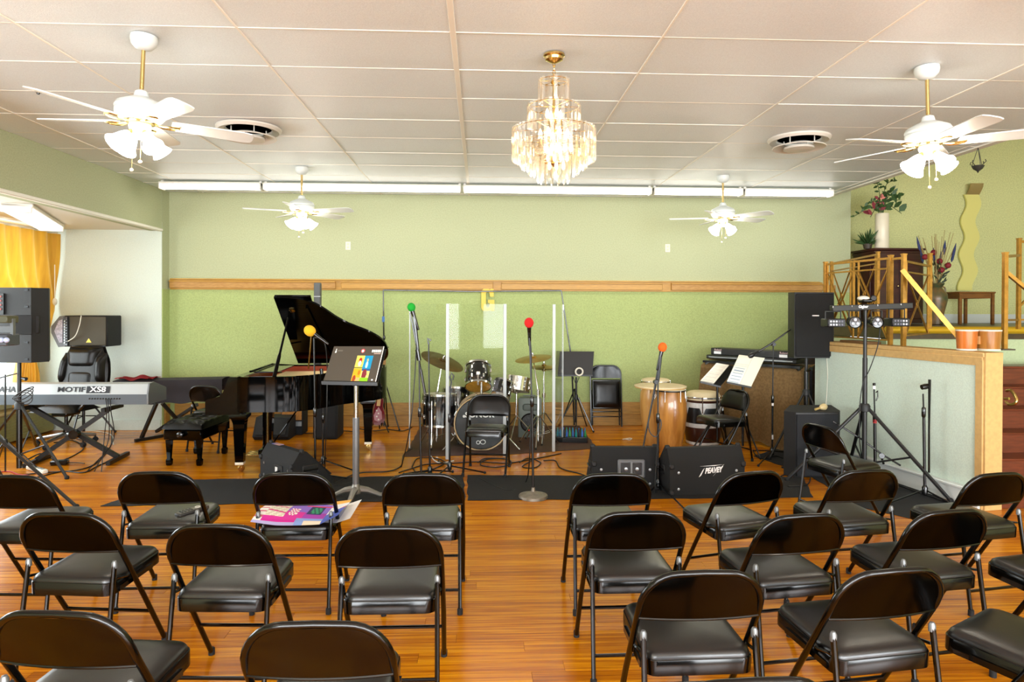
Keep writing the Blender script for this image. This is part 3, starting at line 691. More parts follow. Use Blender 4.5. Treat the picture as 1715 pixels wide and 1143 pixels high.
for s in (-1, 1): L_('wing_pad', MB().grid(lambda u, v: (s*(.19+.12*u-.03*v), -.27-.07*v+.11*(1-abs(2*u-1)**3)*(1-abs(2*v-1)**4), .70+.38*v), 8, 12, .03), LEATH, bk)
L_('seat', MB().grid(lambda u, v: ((2*u-1)*.27, -.24+.50*v, .42+.085*(1-abs(2*u-1)**5)*(1-abs(2*v-1)**5)), 14, 14, .06), LEATH)
for s in (-1, 1):
    a = L_('arm', MB().tube([(s*.24, .12, .42), (s*.31, .12, .5), (s*.33, .08, .62), (s*.33, -.12, .66), (s*.30, -.24, .62)], .018, 8), BLK)
    L_('arm_pad', MB().grid(lambda u, v: (s*.33+(2*u-1)*.045, -.16+.28*v, .655+.035*(1-abs(2*u-1)**4)*(1-abs(2*v-1)**4)), 6, 8, .025), LEATH, a)
L_('gas_column', MB().lathe([(.03, .10), (.03, .26), (.02, .26), (.02, .40)], 12), BLK)
L_('tilt_box', MB().box((0, 0, .385), (.20, .24, .06), bev=.012), BLK)
for k in range(5):
    q = 2*pi*k/5+.3; e = Vector((cos(q)*.31, sin(q)*.31, .085))
    lg = L_('base_leg', MB().tube([(cos(q)*.03, sin(q)*.03, .13), e], [.026, .018], 8), STEEL)
    L_('caster', MB().lathe([(.028, -.022), (.03, -.006), (.024, -.004), (.024, .004), (.03, .006), (.028, .022)], 12, Matrix.Translation((e.x, e.y, .03)) @ Matrix.Rotation(q, 4, 'Z') @ Matrix.Rotation(pi/2, 4, 'X')).tube([(e.x, e.y, .03), (e.x, e.y, .085)], .008, 6), RUB, lg)
# monitor speaker lying on its side on a pole stand behind the office chair
Y_ = 8.75; a, b = at(107, 581, Y_), at(180, 529, Y_)
t = thing('monitor_speaker', 'black monitor speaker lying sideways on a pole behind the office chair, yellow triangle badge', 'speaker', ((a.x+b.x)/2, Y_, a.z))
link('cabinet', MB().box(((a.x+b.x)/2, Y_+.17, (a.z+b.z)/2), (b.x-a.x, .34, b.z-a.z), bev=.012), TOLEX, t)
link('grille', MB().box(((a.x+b.x)/2+.03, Y_-.004, (a.z+b.z)/2), (b.x-a.x-.09, .012, b.z-a.z-.03), bev=.004), mat('monitor_grille', '3a3322', .6, bump=.4, bscale=800), t)
kn = link('control_strip', MB().box((a.x+.025, Y_-.004, (a.z+b.z)/2), (.045, .014, b.z-a.z-.03)), BLK, t)
for k in range(9): link('knob', MB().lathe([(.011, 0), (.010, .016), (.001, .018)], 9, align((a.x+.025, Y_-.012, a.z+.05+k*.034), (a.x+.025, Y_-1, a.z+.05+k*.034))), STEEL, kn)
hp = [at(84, 558, Y_), at(84, 547, Y_), at(98, 530, Y_), at(107, 529, Y_), at(107, 581, Y_), at(96, 582, Y_)]
link('side_horn', MB().rings([[p+Vector((0, .02, 0)) for p in hp], [p+Vector((.02, .30, 0)) for p in hp]]), mat('horn_grey', '5b5d60', .5), t)
hp2 = [at(90, 555, Y_), at(97, 538, Y_), at(104, 535, Y_), at(104, 574, Y_), at(98, 574, Y_)]
link('horn_panel', MB().rings([[p+Vector((0, .010, 0)) for p in hp2], [p+Vector((0, .022, 0)) for p in hp2]]), mat('horn_panel_light', 'b9b4c4', .5, var=.5, vscale=60), t)
tp = [at(144, 574, Y_-.012), at(153, 574, Y_-.012), at(148.5, 567, Y_-.012)]
link('badge', MB().rings([tp, [p+Vector((0, .006, 0)) for p in tp]]), mat('badge_yellow', 'f0c018', .4), t)
bx = at(140, 600, 8.92)
t = thing('speaker_stand', 'black pole stand behind the office chair under the sideways monitor', 'stand', (bx.x, 8.92, 0))
link('pole', MB().tube([(bx.x, 8.92, .05), (bx.x, 8.92, a.z-.002)], .018, 10), BLK, t)
link('top_plate', MB().box((bx.x, 8.92, a.z-.012), (.22, .2, .016)), BLK, t)
tripod_legs(t, (bx.x, 8.92), .5, [(bx.x-.35, 9.1), (bx.x+.3, 9.1), (bx.x, 8.66)], .012, BLK)
cable('cable', [at(136, 529, 8.70), at(133, 545, 8.68), at(126, 563, 8.68), at(114, 572, 8.72)], .006, WCABLE, 'pale cable looped over the front of the sideways monitor')
# second keyboard under a dark cloth
Y_ = 8.5; a, b = at(188, 641, Y_), at(372, 641, Y_+.25)
t = thing('covered_keyboard', 'keyboard under a dark grey dust cover beside the piano bench', 'keyboard', (a.x, Y_, at(250, 670, Y_).z))
CL = mat('dark_dust_cover', '2c282c', .85, var=.2, vscale=10)
zt = at(250, 639, Y_).z
def cov(u, v):
    x = a.x+(b.x-a.x)*u; yy = Y_+.25*u
    tp_ = min(1, u/.22); drop = .05+.24*tp_**.8*(1-.25*max(0, u-.75)*4) + .012*sin(u*23)
    if v < .45: q = v/.45; return (x+.04*(1-tp_)*(1-q), yy-.012*sin(u*19)*(1-q), zt-drop*(1-q))
    if v < .9: q = (v-.45)/.45; return (x, yy+.34*q, zt+.012*sin(pi*q))
    q = (v-.9)/.1; return (x, yy+.35, zt-.18*q)
link('dust_cover', MB().grid(cov, 40, 20), CL, t, angle=60)
link('keyboard_body', MB().box(((a.x+b.x)/2, Y_+.30, zt-.07), (b.x-a.x-.12, .26, .10), radians(9), .01), BLK, t)
t = thing('keyboard_stand', 'black folding X stand under the dust-covered keyboard', 'stand', (at(280, 740, 8.5).x, 8.5, 0))
for (p, q) in (((262, 676, 8.42), (237, 738)), ((330, 678, 8.55), (262, 727)), ((272, 676, 8.3), (322, 735))):
    e = on(*q); link('stand_bar', MB().bar(at(*p), (e.x, e.y, .03), .036), SATIN, t)
e = on(240, 738); link('floor_foot', MB().bar((e.x-.04, e.y-.12, .02), (e.x+.30, e.y+.45, .02), .035), SATIN, t)
# red cloth on the cover's left end
rcl = MB().grid(lambda u, v: (at(192, 640, 8.45).x+.40*u, 8.43+.36*v, zt+.034+.022*sin(u*9+v*4)*sin(pi*u)+.012*sin(v*12)), 16, 12, .008)
single('red_cloth', rcl, mat('red_cloth_weave', 'a41420', .85, var=.3, vscale=20), 'crumpled red cloth on the dust-covered keyboard', 'cloth', angle=60)
# floor clutter at left
t = thing('power_strip', 'white power strip on the floor below the silver keyboard', 'power strip', (*on(62, 790)[:2], 0), radians(-35))
link('strip_body', MB().box((0, 0, .02), (.36, .055, .04), bev=.008), CREAM, t, world=False)
for k in range(5): link('socket', MB().box((-.12+.06*k, 0, .041), (.03, .032, .004)), GREY, t, world=False)
t = thing('power_adapter', 'black power adapter on the floor under the X stand', 'adapter', (*on(100, 779)[:2], 0), radians(10))
link('adapter_body', MB().box((0, 0, .025), (.16, .08, .05), bev=.01), BLK, t, world=False)
link('adapter_lead', MB().tube(spline([(.08, 0, .02), (.16, .03, .008), (.24, -.02, .008)], 5), .005, 6), CABLE, t, world=False)
t = thing('extension_box', 'small green extension box on the floor by the alcove wall', 'adapter', (*on(240, 717)[:2], 0), 0)
link('box_body', MB().box((0, 0, .03), (.19, .09, .06), bev=.008), mat('box_green', '1f5a48', .5), t, world=False)
link('box_plug', MB().box((.16, 0, .025), (.10, .05, .05), bev=.01), CREAM, t, world=False)
LF = [([(40, 796), (70, 792), (120, 789), (150, 782), (170, 768), (186, 745), (187, 720)], CABLE, 'black cable running from the power strip to the keyboard'),
      ([(30, 800), (60, 800), (105, 790), (140, 792), (165, 780), (190, 770)], CABLE, 'black cable curling beside the speaker tripod foot'),
      ([(45, 770), (70, 760), (95, 772), (120, 765), (140, 750), (120, 738), (90, 742)], CABLE, 'looped black cable under the silver keyboard'),
      ([(100, 735), (120, 727), (150, 722), (185, 728), (190, 745)], WCABLE, 'white cable arched on the floor under the office chair'),
      ([(190, 715), (215, 718), (250, 716), (280, 712), (300, 716)], CABLE, 'black cable along the alcove wall by the green box'),
      ([(48, 797), (30, 795), (15, 790), (-10, 792)], mat('red_cable', 'a01818', .5), 'red cable on the floor at the left edge')]
for pts, m, lb in LF: cable('floor_cable', [fl(*p) for p in pts], .006, m, lb, group='cables under the silver keyboard')

# ================================================================== GRAND PIANO
pa = radians(4); PO = Vector((-2.68, 6.70, 0))
piano = thing('grand_piano', 'black lacquered grand piano with its lid propped open', 'piano', PO, pa)
PL = lambda n, mb, m, p=None, l=None: link(n, mb, m, p or piano, world=False, label=l)
half = [(.30, 0), (.72, 0), (.86, .03), (.98, .11), (1.08, .24), (1.18, .40), (1.32, .56), (1.48, .70), (1.60, .86), (1.66, 1.04), (1.66, 1.24), (1.61, 1.38), (1.50, 1.45), (.30, 1.45)]
def smooth_poly(P, n=4):
    mid = [Vector((x, y, 0)) for x, y in P[1:-1]]; s = spline(mid, n)
    return [P[0]]+[(p.x, p.y) for p in s]+[P[-1]]
outl = smooth_poly(half)
def inset(P, d):
    n = len(P); out = []
    for i in range(n):
        a, b, c = Vector(P[i-1]), Vector(P[i]), Vector(P[(i+1) % n]); e1, e2 = (b-a).normalized(), (c-b).normalized()
        n1, n2 = Vector((-e1.y, e1.x)), Vector((-e2.y, e2.x)); m = n1+n2
        m = m.normalized() if m.length > 1e-6 else n1
        out.append(tuple(b+m*d/max(.5, m.dot(n1))))
    return out
inn = inset(outl, .045)
rm = MB().rings([[Vector((x, y, z)) for x, y in P] for P, z in ((outl, .62), (outl, .97), (inn, .97), (inn, .80), (inn, .64))], True, False, False)
rm.b.faces.new([rm.b.verts.new((x, y, .63)) for x, y in outl])
PL('case', rm, LACQ)
PL('soundboard', MB().prism(inset(outl, .04), (.79, .80)), mat('soundboard_wood', '9c4a1c', .35, var=.2, vscale=8))
PL('inner_rim', MB().rings([[Vector((x, y, z)) for x, y in inset(outl, .049)] for z in (.80, .955)], True, False), mat('inner_rim_veneer', 'a03c16', .3))
plate = MB().prism([(x+.02*(1 if x < .5 else 0), y) for x, y in inset(outl, .09)], (.865, .88))
PL('iron_plate', plate, mat('plate_gold', 'c99a3c', .35, .5))
stg = MB()
for k in range(40):
    y_ = .16+.03*k; xe = 1.05+.012*k if k < 20 else 1.5
    xe = min(xe, .80+max(0, y_-.05)*.75)
    stg.tube([(.48, y_, .90), (xe, y_+.02, .90)], .0018, 4)
o = PL('strings', stg, mat('string_steel', 'c8b080', .3, 1)); o['kind'] = 'stuff'
arm_p = [(0, .60), (0, .735), (.02, .755), (.08, .765), (.13, .78), (.165, .82), (.19, .88), (.21, .95), (.225, .97), (.33, .97), (.33, .60)]
for y_ in (0, 1.39):
    PL('arm_cheek', MB().rings([[Vector((x, yy, z)) for x, z in arm_p] for yy in (y_, y_+.06)]), LACQ)
PL('keybed', MB().box((.17, .725, .635), (.33, 1.34, .07), bev=.006), LACQ)
PL('key_slip', MB().box((.015, .725, .70), (.025, 1.34, .07), bev=.004), LACQ)
PL('fallboard', MB().box((.20, .725, .80), (.02, 1.33, .16), Matrix.Rotation(radians(15), 4, 'Y'), .004), LACQ)
PL('pin_block', MB().box((.28, .725, .90), (.10, 1.34, .12)), LACQ)
kb = MB()
for k in range(52): kb.box((.10, .09+1.27*(k+.5)/52, .725), (.14, 1.27/52-.0015, .02))
o = PL('white_keys', kb, WHITEP); o['kind'] = 'stuff'
kb = MB()
for k in range(51):
    if k % 7 not in (1, 4): kb.box((.125, .09+1.27*(k+1)/52, .738), (.09, .011, .022))
o = PL('black_keys', kb, BLK); o['kind'] = 'stuff'
# lid on its spine hinge
th = radians(31.5); LX = .60
LM = Matrix.Translation((0, 1.45, .985)) @ Matrix.Rotation(-th, 4, 'X') @ Matrix.Translation((0, -1.45, 0))
lo = [(x, y) for x, y in outl if x >= LX]; lo = [(LX, -.015)]+[(x+.015*(1 if x > 1.3 else .5), y-.012 if y < 1 else y) for x, y in lo]+[(LX, 1.45)]
lid = PL('lid', MB().prism(lo, (0, .022)).xf(LM), LACQ)
PL('front_flap', MB().box((LX+.18, .715, .036), (.36, 1.44, .020), bev=.004).xf(LM), LACQ, lid)
for y_ in (.45, 1.0): PL('lid_hinge', MB().tube([LM @ Vector((LX-.006, y_-.06, .03)), LM @ Vector((LX-.006, y_+.06, .03))], .008, 8), BRASS, lid)
PL('lid_rib', MB().bar(LM @ Vector((LX+.30, .15, -.012)), LM @ Vector((LX+.42, 1.35, -.012)), .022), LACQ, lid)
PL('prop_stop', MB().lathe([(.03, 0), (.032, -.012), (.012, -.02)], 14, LM @ Matrix.Translation((LX+.14, .22, 0))), BRASS, lid)
p0, p1 = Vector((.64, .045, .955)), LM @ Vector((LX+.12, .22, -.01))
PL('prop_stick', MB().tube([p0, p0.lerp(p1, .30), p0.lerp(p1, .36), p1], [.020, .018, .012, .010], 8), LACQ)
PL('short_prop', MB().tube([Vector((.80, 1.0, .96)), LM @ Vector((.86, .75, -.01))], .008, 8), BRASS)
# folded music desk
PL('music_desk', MB().bar((.36, .25, 1.0), (.36, 1.2, 1.0), .02).bar((.36, .25, 1.0), (.66, .30, .985), .012).bar((.36, 1.2, 1.0), (.66, 1.15, .985), .012).box((.50, .72, .985), (.24, .8, .012)), LACQ)
for (x_, y_) in ((.28, .18), (.30, 1.28), (1.46, 1.10)):
    pr = [(.075, .62), (.085, .60), (.085, .555), (.062, .53), (.055, .48), (.040, .10), (.038, .095)]
    lg = PL('leg', MB().rings([[Vector((x_+r*sx_, y_+r*sy_, z)) for sx_, sy_ in ((-1, -1), (1, -1), (1, 1), (-1, 1))] for r, z in pr]), LACQ)
    PL('ferrule', MB().box((x_, y_, .088), (.082, .082, .03), bev=.004), mat('ferrule_brass_%d' % int(x_*100), 'ece6d2', .35, .2), lg)
    PL('caster', MB().lathe([(.03, -.014), (.034, -.01), (.034, .01), (.03, .014)], 14, Matrix.Translation((x_+.01, y_, .034)) @ Matrix.Rotation(.6, 4, 'Z') @ Matrix.Rotation(pi/2, 4, 'X')).box((x_, y_, .06), (.04, .03, .04)), BRASS, lg)
ly = PL('pedal_lyre', MB().box((.40, .72, .10), (.10, .26, .06), bev=.008).box((.40, .72, .60), (.08, .2, .05)), LACQ)
for s in (-.06, .06): PL('lyre_post', MB().tube([(.40, .72+s, .12), (.40, .72+s, .60)], .018, 8), LACQ, ly)
for s in (-.02, .0, .02): PL('pedal_rod', MB().tube([(.42, .72+s, .12), (.42, .72+s, .62)], .005, 6), BRASS, ly)
for s in (-.08, 0, .08): PL('pedal', MB().box((.29, .72+s, .07), (.16, .035, .014), bev=.005), BRASS, ly)
PL('lyre_brace', MB().tube([(.44, .72, .12), (.80, .72, .63)], .009, 6), LACQ, ly)
# artist bench
t = thing('piano_bench', 'black tufted leather piano bench with square legs', 'bench', (*((on(283, 780)+on(335, 780))/2)[:2], 0), radians(-4))
L_ = lambda n, mb, m, p=None: link(n, mb, m, p or t, world=False)
bw, bl = .40, .68
L_('apron', MB().box((0, bl/2-.05, .325), (bw, bl, .11), bev=.012), LACQ)
def tuft(u, v):
    e = (1-abs(2*u-1)**8)*(1-abs(2*v-1)**8); h = .09*e**.5
    d = 0
    for i in range(3):
        for j in range(5):
            d += math.exp(-(((u-(i+.5)/3)*bw)**2+((v-(j+.5)/5)*bl)**2)/.0009)
    return (-bw/2-.012+(bw+.024)*u, -.06+(bl+.02)*v, .385+h-.042*d)
cu = L_('tufted_cushion', MB().grid(tuft, 34, 48, .02), VINYL)
for i in range(3):
    for j in range(5): L_('button', MB().sphere((-bw/2-.012+(bw+.024)*(i+.5)/3, -.06+(bl+.02)*(j+.5)/5, .452), .010, 8, (1, 1, .5)), VINYL, cu)
for (x_, y_) in ((-.16, 0), (.16, 0), (-.16, bl-.1), (.16, bl-.1)):
    L_('leg', MB().rings([[Vector((x_+r*a, y_+r*b, z)) for a, b in ((-1, -1), (1, -1), (1, 1), (-1, 1))] for r, z in ((.030, .30), (.028, .27), (.017, .075), (.026, .06), (.024, .012), (.018, 0))]), LACQ)
L_('height_knob', MB().lathe([(.018, 0), (.018, .02), (.03, .024), (.032, .05), (.024, .056)], 14, Matrix.Translation((0, -.055, .335)) @ Matrix.Rotation(pi/2, 4, 'X')), BLK)
p = at(342, 641, 7.85); chair_at(p.x+.05, p.y+.18, -16, 'black folding chair between the piano and the covered keyboard', 'folding chairs on the stage')
# ================================================================== STAGE CENTRE
def runner(name, px, label, m=None, th=.006):
    P = [on(*q) for q in px]; poly = []
    for i in range(len(P)):
        a, b = P[i], P[(i+1) % len(P)]; n = max(2, int((b-a).length/.12)); d = (b-a).normalized(); nn = Vector((-d.y, d.x, 0))
        for k in range(n): q = a.lerp(b, k/n)+nn*(.008*sin(k*2.1+i) if 0 < k < n else 0); poly.append((q.x, q.y))
    return single(name, MB().prism(poly, (.001, th)), m or CARPET, label, 'carpet')
runner('carpet_runner', [(168, 849), (300, 805), (776, 797), (779, 839)], 'dark grey carpet runner on the left of the stage front, pointed left end')
runner('carpet_runner', [(783, 797), (1345, 800), (1362, 834), (783, 839)], 'dark grey carpet runner on the right, under the red microphone and the wedges')
RUG = mat('drum_rug_pile', '4e2c1e', .7, var=.4, vscale=25, bump=.4, bscale=300)
runner('drum_rug', [(676, 766), (706, 712), (965, 706), (1000, 752), (850, 762)], 'dark brown rug under the drum kit', RUG, .005)
runner('black_mat', [(1262, 765), (1330, 742), (1415, 748), (1600, 848), (1535, 872), (1440, 850), (1352, 795)], 'black floor mat under the subwoofer and the lighting stand', mat('black_mat_pile', '121212', .9, bump=.6, bscale=300), .004)

def music_desk_quad(t, q, name, m, th=.012, off=0):   # q: four world corners BL BR TR TL
    q = [Vector(p) for p in q]; n = (q[1]-q[0]).cross(q[3]-q[0]).normalized()
    f = lambda u, v: q[0].lerp(q[1], u).lerp(q[3].lerp(q[2], u), v)+n*off
    return f, n
def printed(t, q, name, m, ink, nu, nv, off, parent=None, curl=0):
    f, n = music_desk_quad(t, q, name, m, off=off)
    g = (lambda u, v: f(u, v)+n*curl*sin(pi*u)) if curl else f
    return link(name, MB().grid(g, nu, nv, 0, ink), m, parent or t)
def slab(q, th):
    q = [Vector(p) for p in q]; n = (q[1]-q[0]).cross(q[3]-q[0]).normalized()
    return MB().rings([q, [p-n*th for p in q]])
INKM = print_mat('printed_card', .45)
PAPER = print_mat('printed_paper', .8)
# big music stand with the printed folder
b = on(596, 836); Yb = b.y
t = thing('music_stand', 'grey music stand in front of the piano holding a dark printed folder', 'music stand', (b.x, b.y, 0))
q = [at(543, 638.5, Yb-.06), at(630, 641, Yb-.06), at(644, 582, Yb+.16), at(560, 582, Yb+.16)]
dsk = [at(540, 640, Yb-.05), at(633, 642, Yb-.05), at(647, 585, Yb+.18), at(563, 583, Yb+.18)]
link('desk', slab(dsk, .008), SATIN, t)
link('desk_lip', MB().bar(dsk[0]+Vector((0, -.03, 0)), dsk[1]+Vector((0, -.03, 0)), .02).bar(dsk[0]+Vector((0, -.015, -.008)), dsk[1]+Vector((0, -.015, -.008)), .025), SATIN, t)
link('inner_tube', MB().tube([(b.x, b.y, at(592, 702, Yb).z), (b.x, b.y, at(592, 645, Yb).z)], .019, 12), CHROME, t)
link('outer_tube', MB().tube([(b.x, b.y, .05), (b.x, b.y, at(592, 700, Yb).z)], .029, 14), mat('stand_grey', '6e7072', .4, .5), t)
link('tilt_block', MB().box((b.x, b.y, at(592, 642, Yb).z), (.07, .05, .05), bev=.01), SATIN, t)
FT = mat('foot_casting', '8a8780', .4, .6)
for a_ in (-95, 15, 165):
    q_ = radians(a_); e = Vector((cos(q_), sin(q_), 0)); B_ = Vector((b.x, b.y, 0)); R0 = .30 if a_ == -95 else .27
    link('foot', MB().tube([B_+e*.02+Vector((0, 0, .085)), B_+e*.10+Vector((0, 0, .07)), B_+e*R0*.75+Vector((0, 0, .022)), B_+e*R0+Vector((0, 0, .016))], [.032, .026, .018, .014], 8), FT, t)
link('base_boss', MB().lathe([(.045, .05), (.05, .07), (.036, .11), (.031, .13)], 14, Matrix.Translation((b.x, b.y, 0))), FT, t)
def folder_ink(u, v):
    g = (.30, .27, .23)
    if (u-.60)**2+((v-.865)*.66)**2 < .0016: return (.86, .22, .25) if (u-.60)**2+((v-.865)*.66)**2 > .0007 else (.95, .85, .82)
    if .77 < u < .96 and .83 < v < .90: return (.95, .95, .92) if (int(u*130) % 5) else g if u < .91 else (.9, .8, .3)
    if .83 < u < .96 and .775 < v < .795: return (.75, .65, .6)
    if .05 < u < .085 and .80 < v < .92: return (.92, .92, .88) if (u-.067)**2*4+(v-.83)**2 < .0012 or (abs(u-.066) < .008) else g
    if .10 < u < .20 and .855 < v < .885: return (.42, .40, .36)
    if u > .985: return (.93, .92, .88)
    if .90 < u < .93 and .02 < v < .06: return (.95, .95, .95)
    if .515 < u < .83 and v < .72:
        s = (u-.515)/.315; w = v/.72
        if w > .48:
            if s < .5:
                c = (.96, .84, .36)
                if (s-.27)**2+((w-.80)*.8)**2 < .010: c = (.72, .14, .06)
                if (s-.27)**2+((w-.69)*.8)**2 < .008: c = (.97, .93, .85)
                if abs(w-.515) < .02: c = (.25, .3, .12)
                return c
            c = (.08, .55, .72)
            if (s-.72)**2+((w-.83)*.8)**2 < .003: c = (.72, .72, .55)
            if (s-.72)**2*1.2+((w-.64)*.8)**2 < .010: c = (.55, .82, .92) if (s-.72)**2 > .002 else (.97, .97, .97)
            return c
        if s < .5:
            c = (.94, .66, .12)
            if (s-.36)**2+((w-.33)*.8)**2 < .006: c = (.82, .45, .08)
            if (s-.14)**2+((w-.10)*.8)**2 < .010: c = (.62, .24, .10)
            if w < .14 and s > .25: c = (.80, .66, .40)
            return c
        c = (.94, .86, .45) if w < .40 else (.15, .35, .55)
        if (s-.70)**2+((w-.27)*.75)**2 < .022: c = (.50, .16, .20)
        if w < .14: c = (.52, .74, .10)
        return c
    return g
fo = link('folder', slab([p+Vector((0, -.010, .006)) for p in q], .012), mat('folder_cover', '4b453b', .5), t)
printed(t, [p+Vector((0, -.012, .008)) for p in q], 'folder_print', INKM, folder_ink, 130, 80, .0015, fo)
# straight microphone stand helper
def mic_stand(label, base, pts, foam_c=None, foam_col=None, foam_d=None, fr=.04, legs=None, round_base=None, clutch=None, name='microphone_stand', pr=.0085, lowr=.0105, group=None):
    t = thing(name, label, 'microphone stand', (base[0], base[1], 0), 0, group)
    P = [Vector(p) for p in pts]
    k = P[0].lerp(P[-1], .5) if clutch is None else Vector(clutch)
    link('lower_tube', MB().tube([Vector((base[0], base[1], .03)), Vector((base[0]+(k.x-base[0]), base[1]+(k.y-base[1]), k.z))], lowr, 10), BLK, t)
    link('upper_tube', MB().tube([k]+P[1:] if len(P) > 2 else [k, P[-1]], pr*.8, 8), SATIN, t)
    link('clutch', MB().lathe([(.012, -.05), (.017, -.04), (.017, .03), (.012, .04)], 12, Matrix.Translation(k)), BLK, t)
    if legs:
        link('tripod_hub', MB().lathe([(.012, .02), (.022, .03), (.024, .09), (.014, .11)], 12, Matrix.Translation((base[0], base[1], 0))), BLK, t)
        for f in legs:
            f = Vector((f[0], f[1], .012)); lg = link('leg', MB().tube([(base[0], base[1], .07), f], .0075, 8), BLK, t); link('foot_tip', MB().sphere(f, .014, 8), RUB, lg)
    if round_base:
        r = round_base
        link('round_base', MB().lathe([(r, .0), (r, .018), (r*.96, .026), (r*.7, .036), (r*.66, .034), (r*.5, .042), (r*.46, .040), (r*.28, .048), (.02, .056), (.014, .09)], 36, Matrix.Translation((base[0], base[1], 0))), mat('cast_base', '8a8072', .45, .55, var=.3, vscale=20), t)
    if foam_c is not None:
        foam(t, foam_c, foam_d, None, FOAMS[foam_col], fr); mic_clip(t, P[-1], Vector(foam_c)+Vector(foam_d).normalized()*(fr+.05))
    return t
b = on(528, 806); Y_ = b.y
c = at(519, 554.5, Y_)
mic_stand('straight microphone stand with a yellow foam ball before the piano', (b.x, b.y), [(b.x, b.y, .1), at(526, 566, Y_)], c, 'yellow', at(536, 567, Y_)-c, .052, spread((b.x, b.y), .30, 10), clutch=at(527.5, 690, Y_))
cable('microphone_cable', [at(538, 568, Y_), at(545, 580, Y_), at(548, 620, Y_+.05), at(547, 700, Y_+.05), fl(545, 795), fl(560, 815), fl(610, 800)], .005, CABLE, 'black cable falling from the yellow foam microphone')
b = on(541, 782); Y_ = b.y
t2 = mic_stand('short black stand without a microphone right of the yellow foam stand', (b.x, b.y), [(b.x, b.y, .1), at(541, 628, Y_)], legs=[on(597, 792), on(515, 790), on(545, 770)], clutch=at(541, 700, Y_))
link('boom_joint', MB().tube([at(538, 618, Y_), at(543, 660, Y_)], .018, 10), BLK, t2)
b = on(706, 822); Y_ = b.y
c = at(689, 515, Y_)
t2 = mic_stand('boom microphone stand with a green foam ball left of the drum shield', (b.x, b.y), [(b.x, b.y, .1), at(702, 600, Y_)], c, 'green', at(697, 541, Y_)-c, .037, [on(757, 852), on(655, 834), on(715, 797)], clutch=at(703, 690, Y_))
link('boom', MB().tube([at(687, 524, Y_+.03), at(700, 592, Y_+.03), at(711, 655, Y_+.03)], [.007, .008, .010], 8), BLK, t2)
link('boom_joint', MB().tube([at(699, 586, Y_), at(702, 604, Y_)], .020, 10), BLK, t2)
link('boom_grip', MB().tube([at(705, 620, Y_+.03), at(712, 660, Y_+.03)], .013, 8), BLK, t2)
cable('microphone_cable', [at(697, 541, Y_), at(698, 560, Y_), at(694, 640, Y_), at(686, 720, Y_), fl(672, 782), fl(660, 800)], .005, CABLE, 'black cable falling from the green foam microphone')
b = on(720, 800); Y_ = b.y
t2 = mic_stand('black stand with an empty clip between the green foam stand and the shield', (b.x, b.y), [(b.x, b.y, .1), at(718, 575, Y_)], legs=spread((b.x, b.y), .28, 40), clutch=at(719, 680, Y_))
link('empty_clip', MB().tube([at(718, 577, Y_), at(716, 567, Y_), at(722, 571, Y_)], .010, 8), BLK, t2)
b = on(753, 792); Y_ = b.y
t2 = mic_stand('black stand with a forked holder before the left shield joint', (b.x, b.y), [(b.x, b.y, .1), at(754, 650, Y_)], legs=[on(812, 794), on(735, 775), on(724, 806)], clutch=at(753, 700, Y_))
link('forked_holder', MB().tube([at(754, 652, Y_), at(756, 640, Y_), at(753, 632, Y_), at(756, 625, Y_), at(760, 630, Y_), at(758, 637, Y_)], .008, 8), BLK, t2)
b = on(893, 834); Y_ = b.y
c = at(886, 541, Y_)
mic_stand('straight microphone stand with a red foam ball on a round cast base', (b.x, b.y), [(b.x, b.y, .1), at(888, 600, Y_), at(886.5, 566, Y_)], c, 'red', at(886.6, 560, Y_+.03)-c, .041, round_base=.128, clutch=at(891, 672, Y_))
cable('microphone_cable', [at(887, 562, Y_+.04), at(890, 600, Y_+.04), at(889, 700, Y_+.05), at(886, 780, Y_+.1), fl(880, 808), fl(858, 822), fl(830, 815), fl(800, 800)], .005, CABLE, 'black cable from the red foam microphone curling onto the runner')
# padded folding chair facing the seats
p = on(820, 661, .757); rz = radians(172); o_ = p-Matrix.Rotation(rz, 3, 'Z') @ Vector((0, -.187, 0))
build_chair('black folding chair with a padded back facing the seats before the drums', (o_.x, o_.y, 0), rz, 'folding chairs on the stage', padded=True)
# clear drum shield
CLEAR = clear_mat('clear_acrylic', (.965, .975, .965, 1), .008, .02)
STRIP = mat('hinge_strip', 'd2d8da', .3); STRIP.node_tree.nodes['Principled BSDF'].inputs['Alpha'].default_value = .5
sp = [on(686, 752), on(749, 771), on(845, 766), on(927, 758), on(942, 742)]
t = thing('drum_shield', 'clear acrylic folding shield around the drums', 'shield', (sp[2].x, sp[2].y, 0))
for i in range(4):
    a, b_ = sp[i], sp[i+1]; d = (b_-a); an = atan2(d.y, d.x); m_ = (a+b_)/2
    link('panel', MB().box((m_.x, m_.y, .855), (d.length-.03, .007, 1.69), an), CLEAR, t)
for i, P in enumerate(sp):
    link('hinge_strip', MB().box((P.x, P.y-.006, .855), (.036 if 0 < i < 4 else .016, .012, 1.695), bev=.003), STRIP, t)
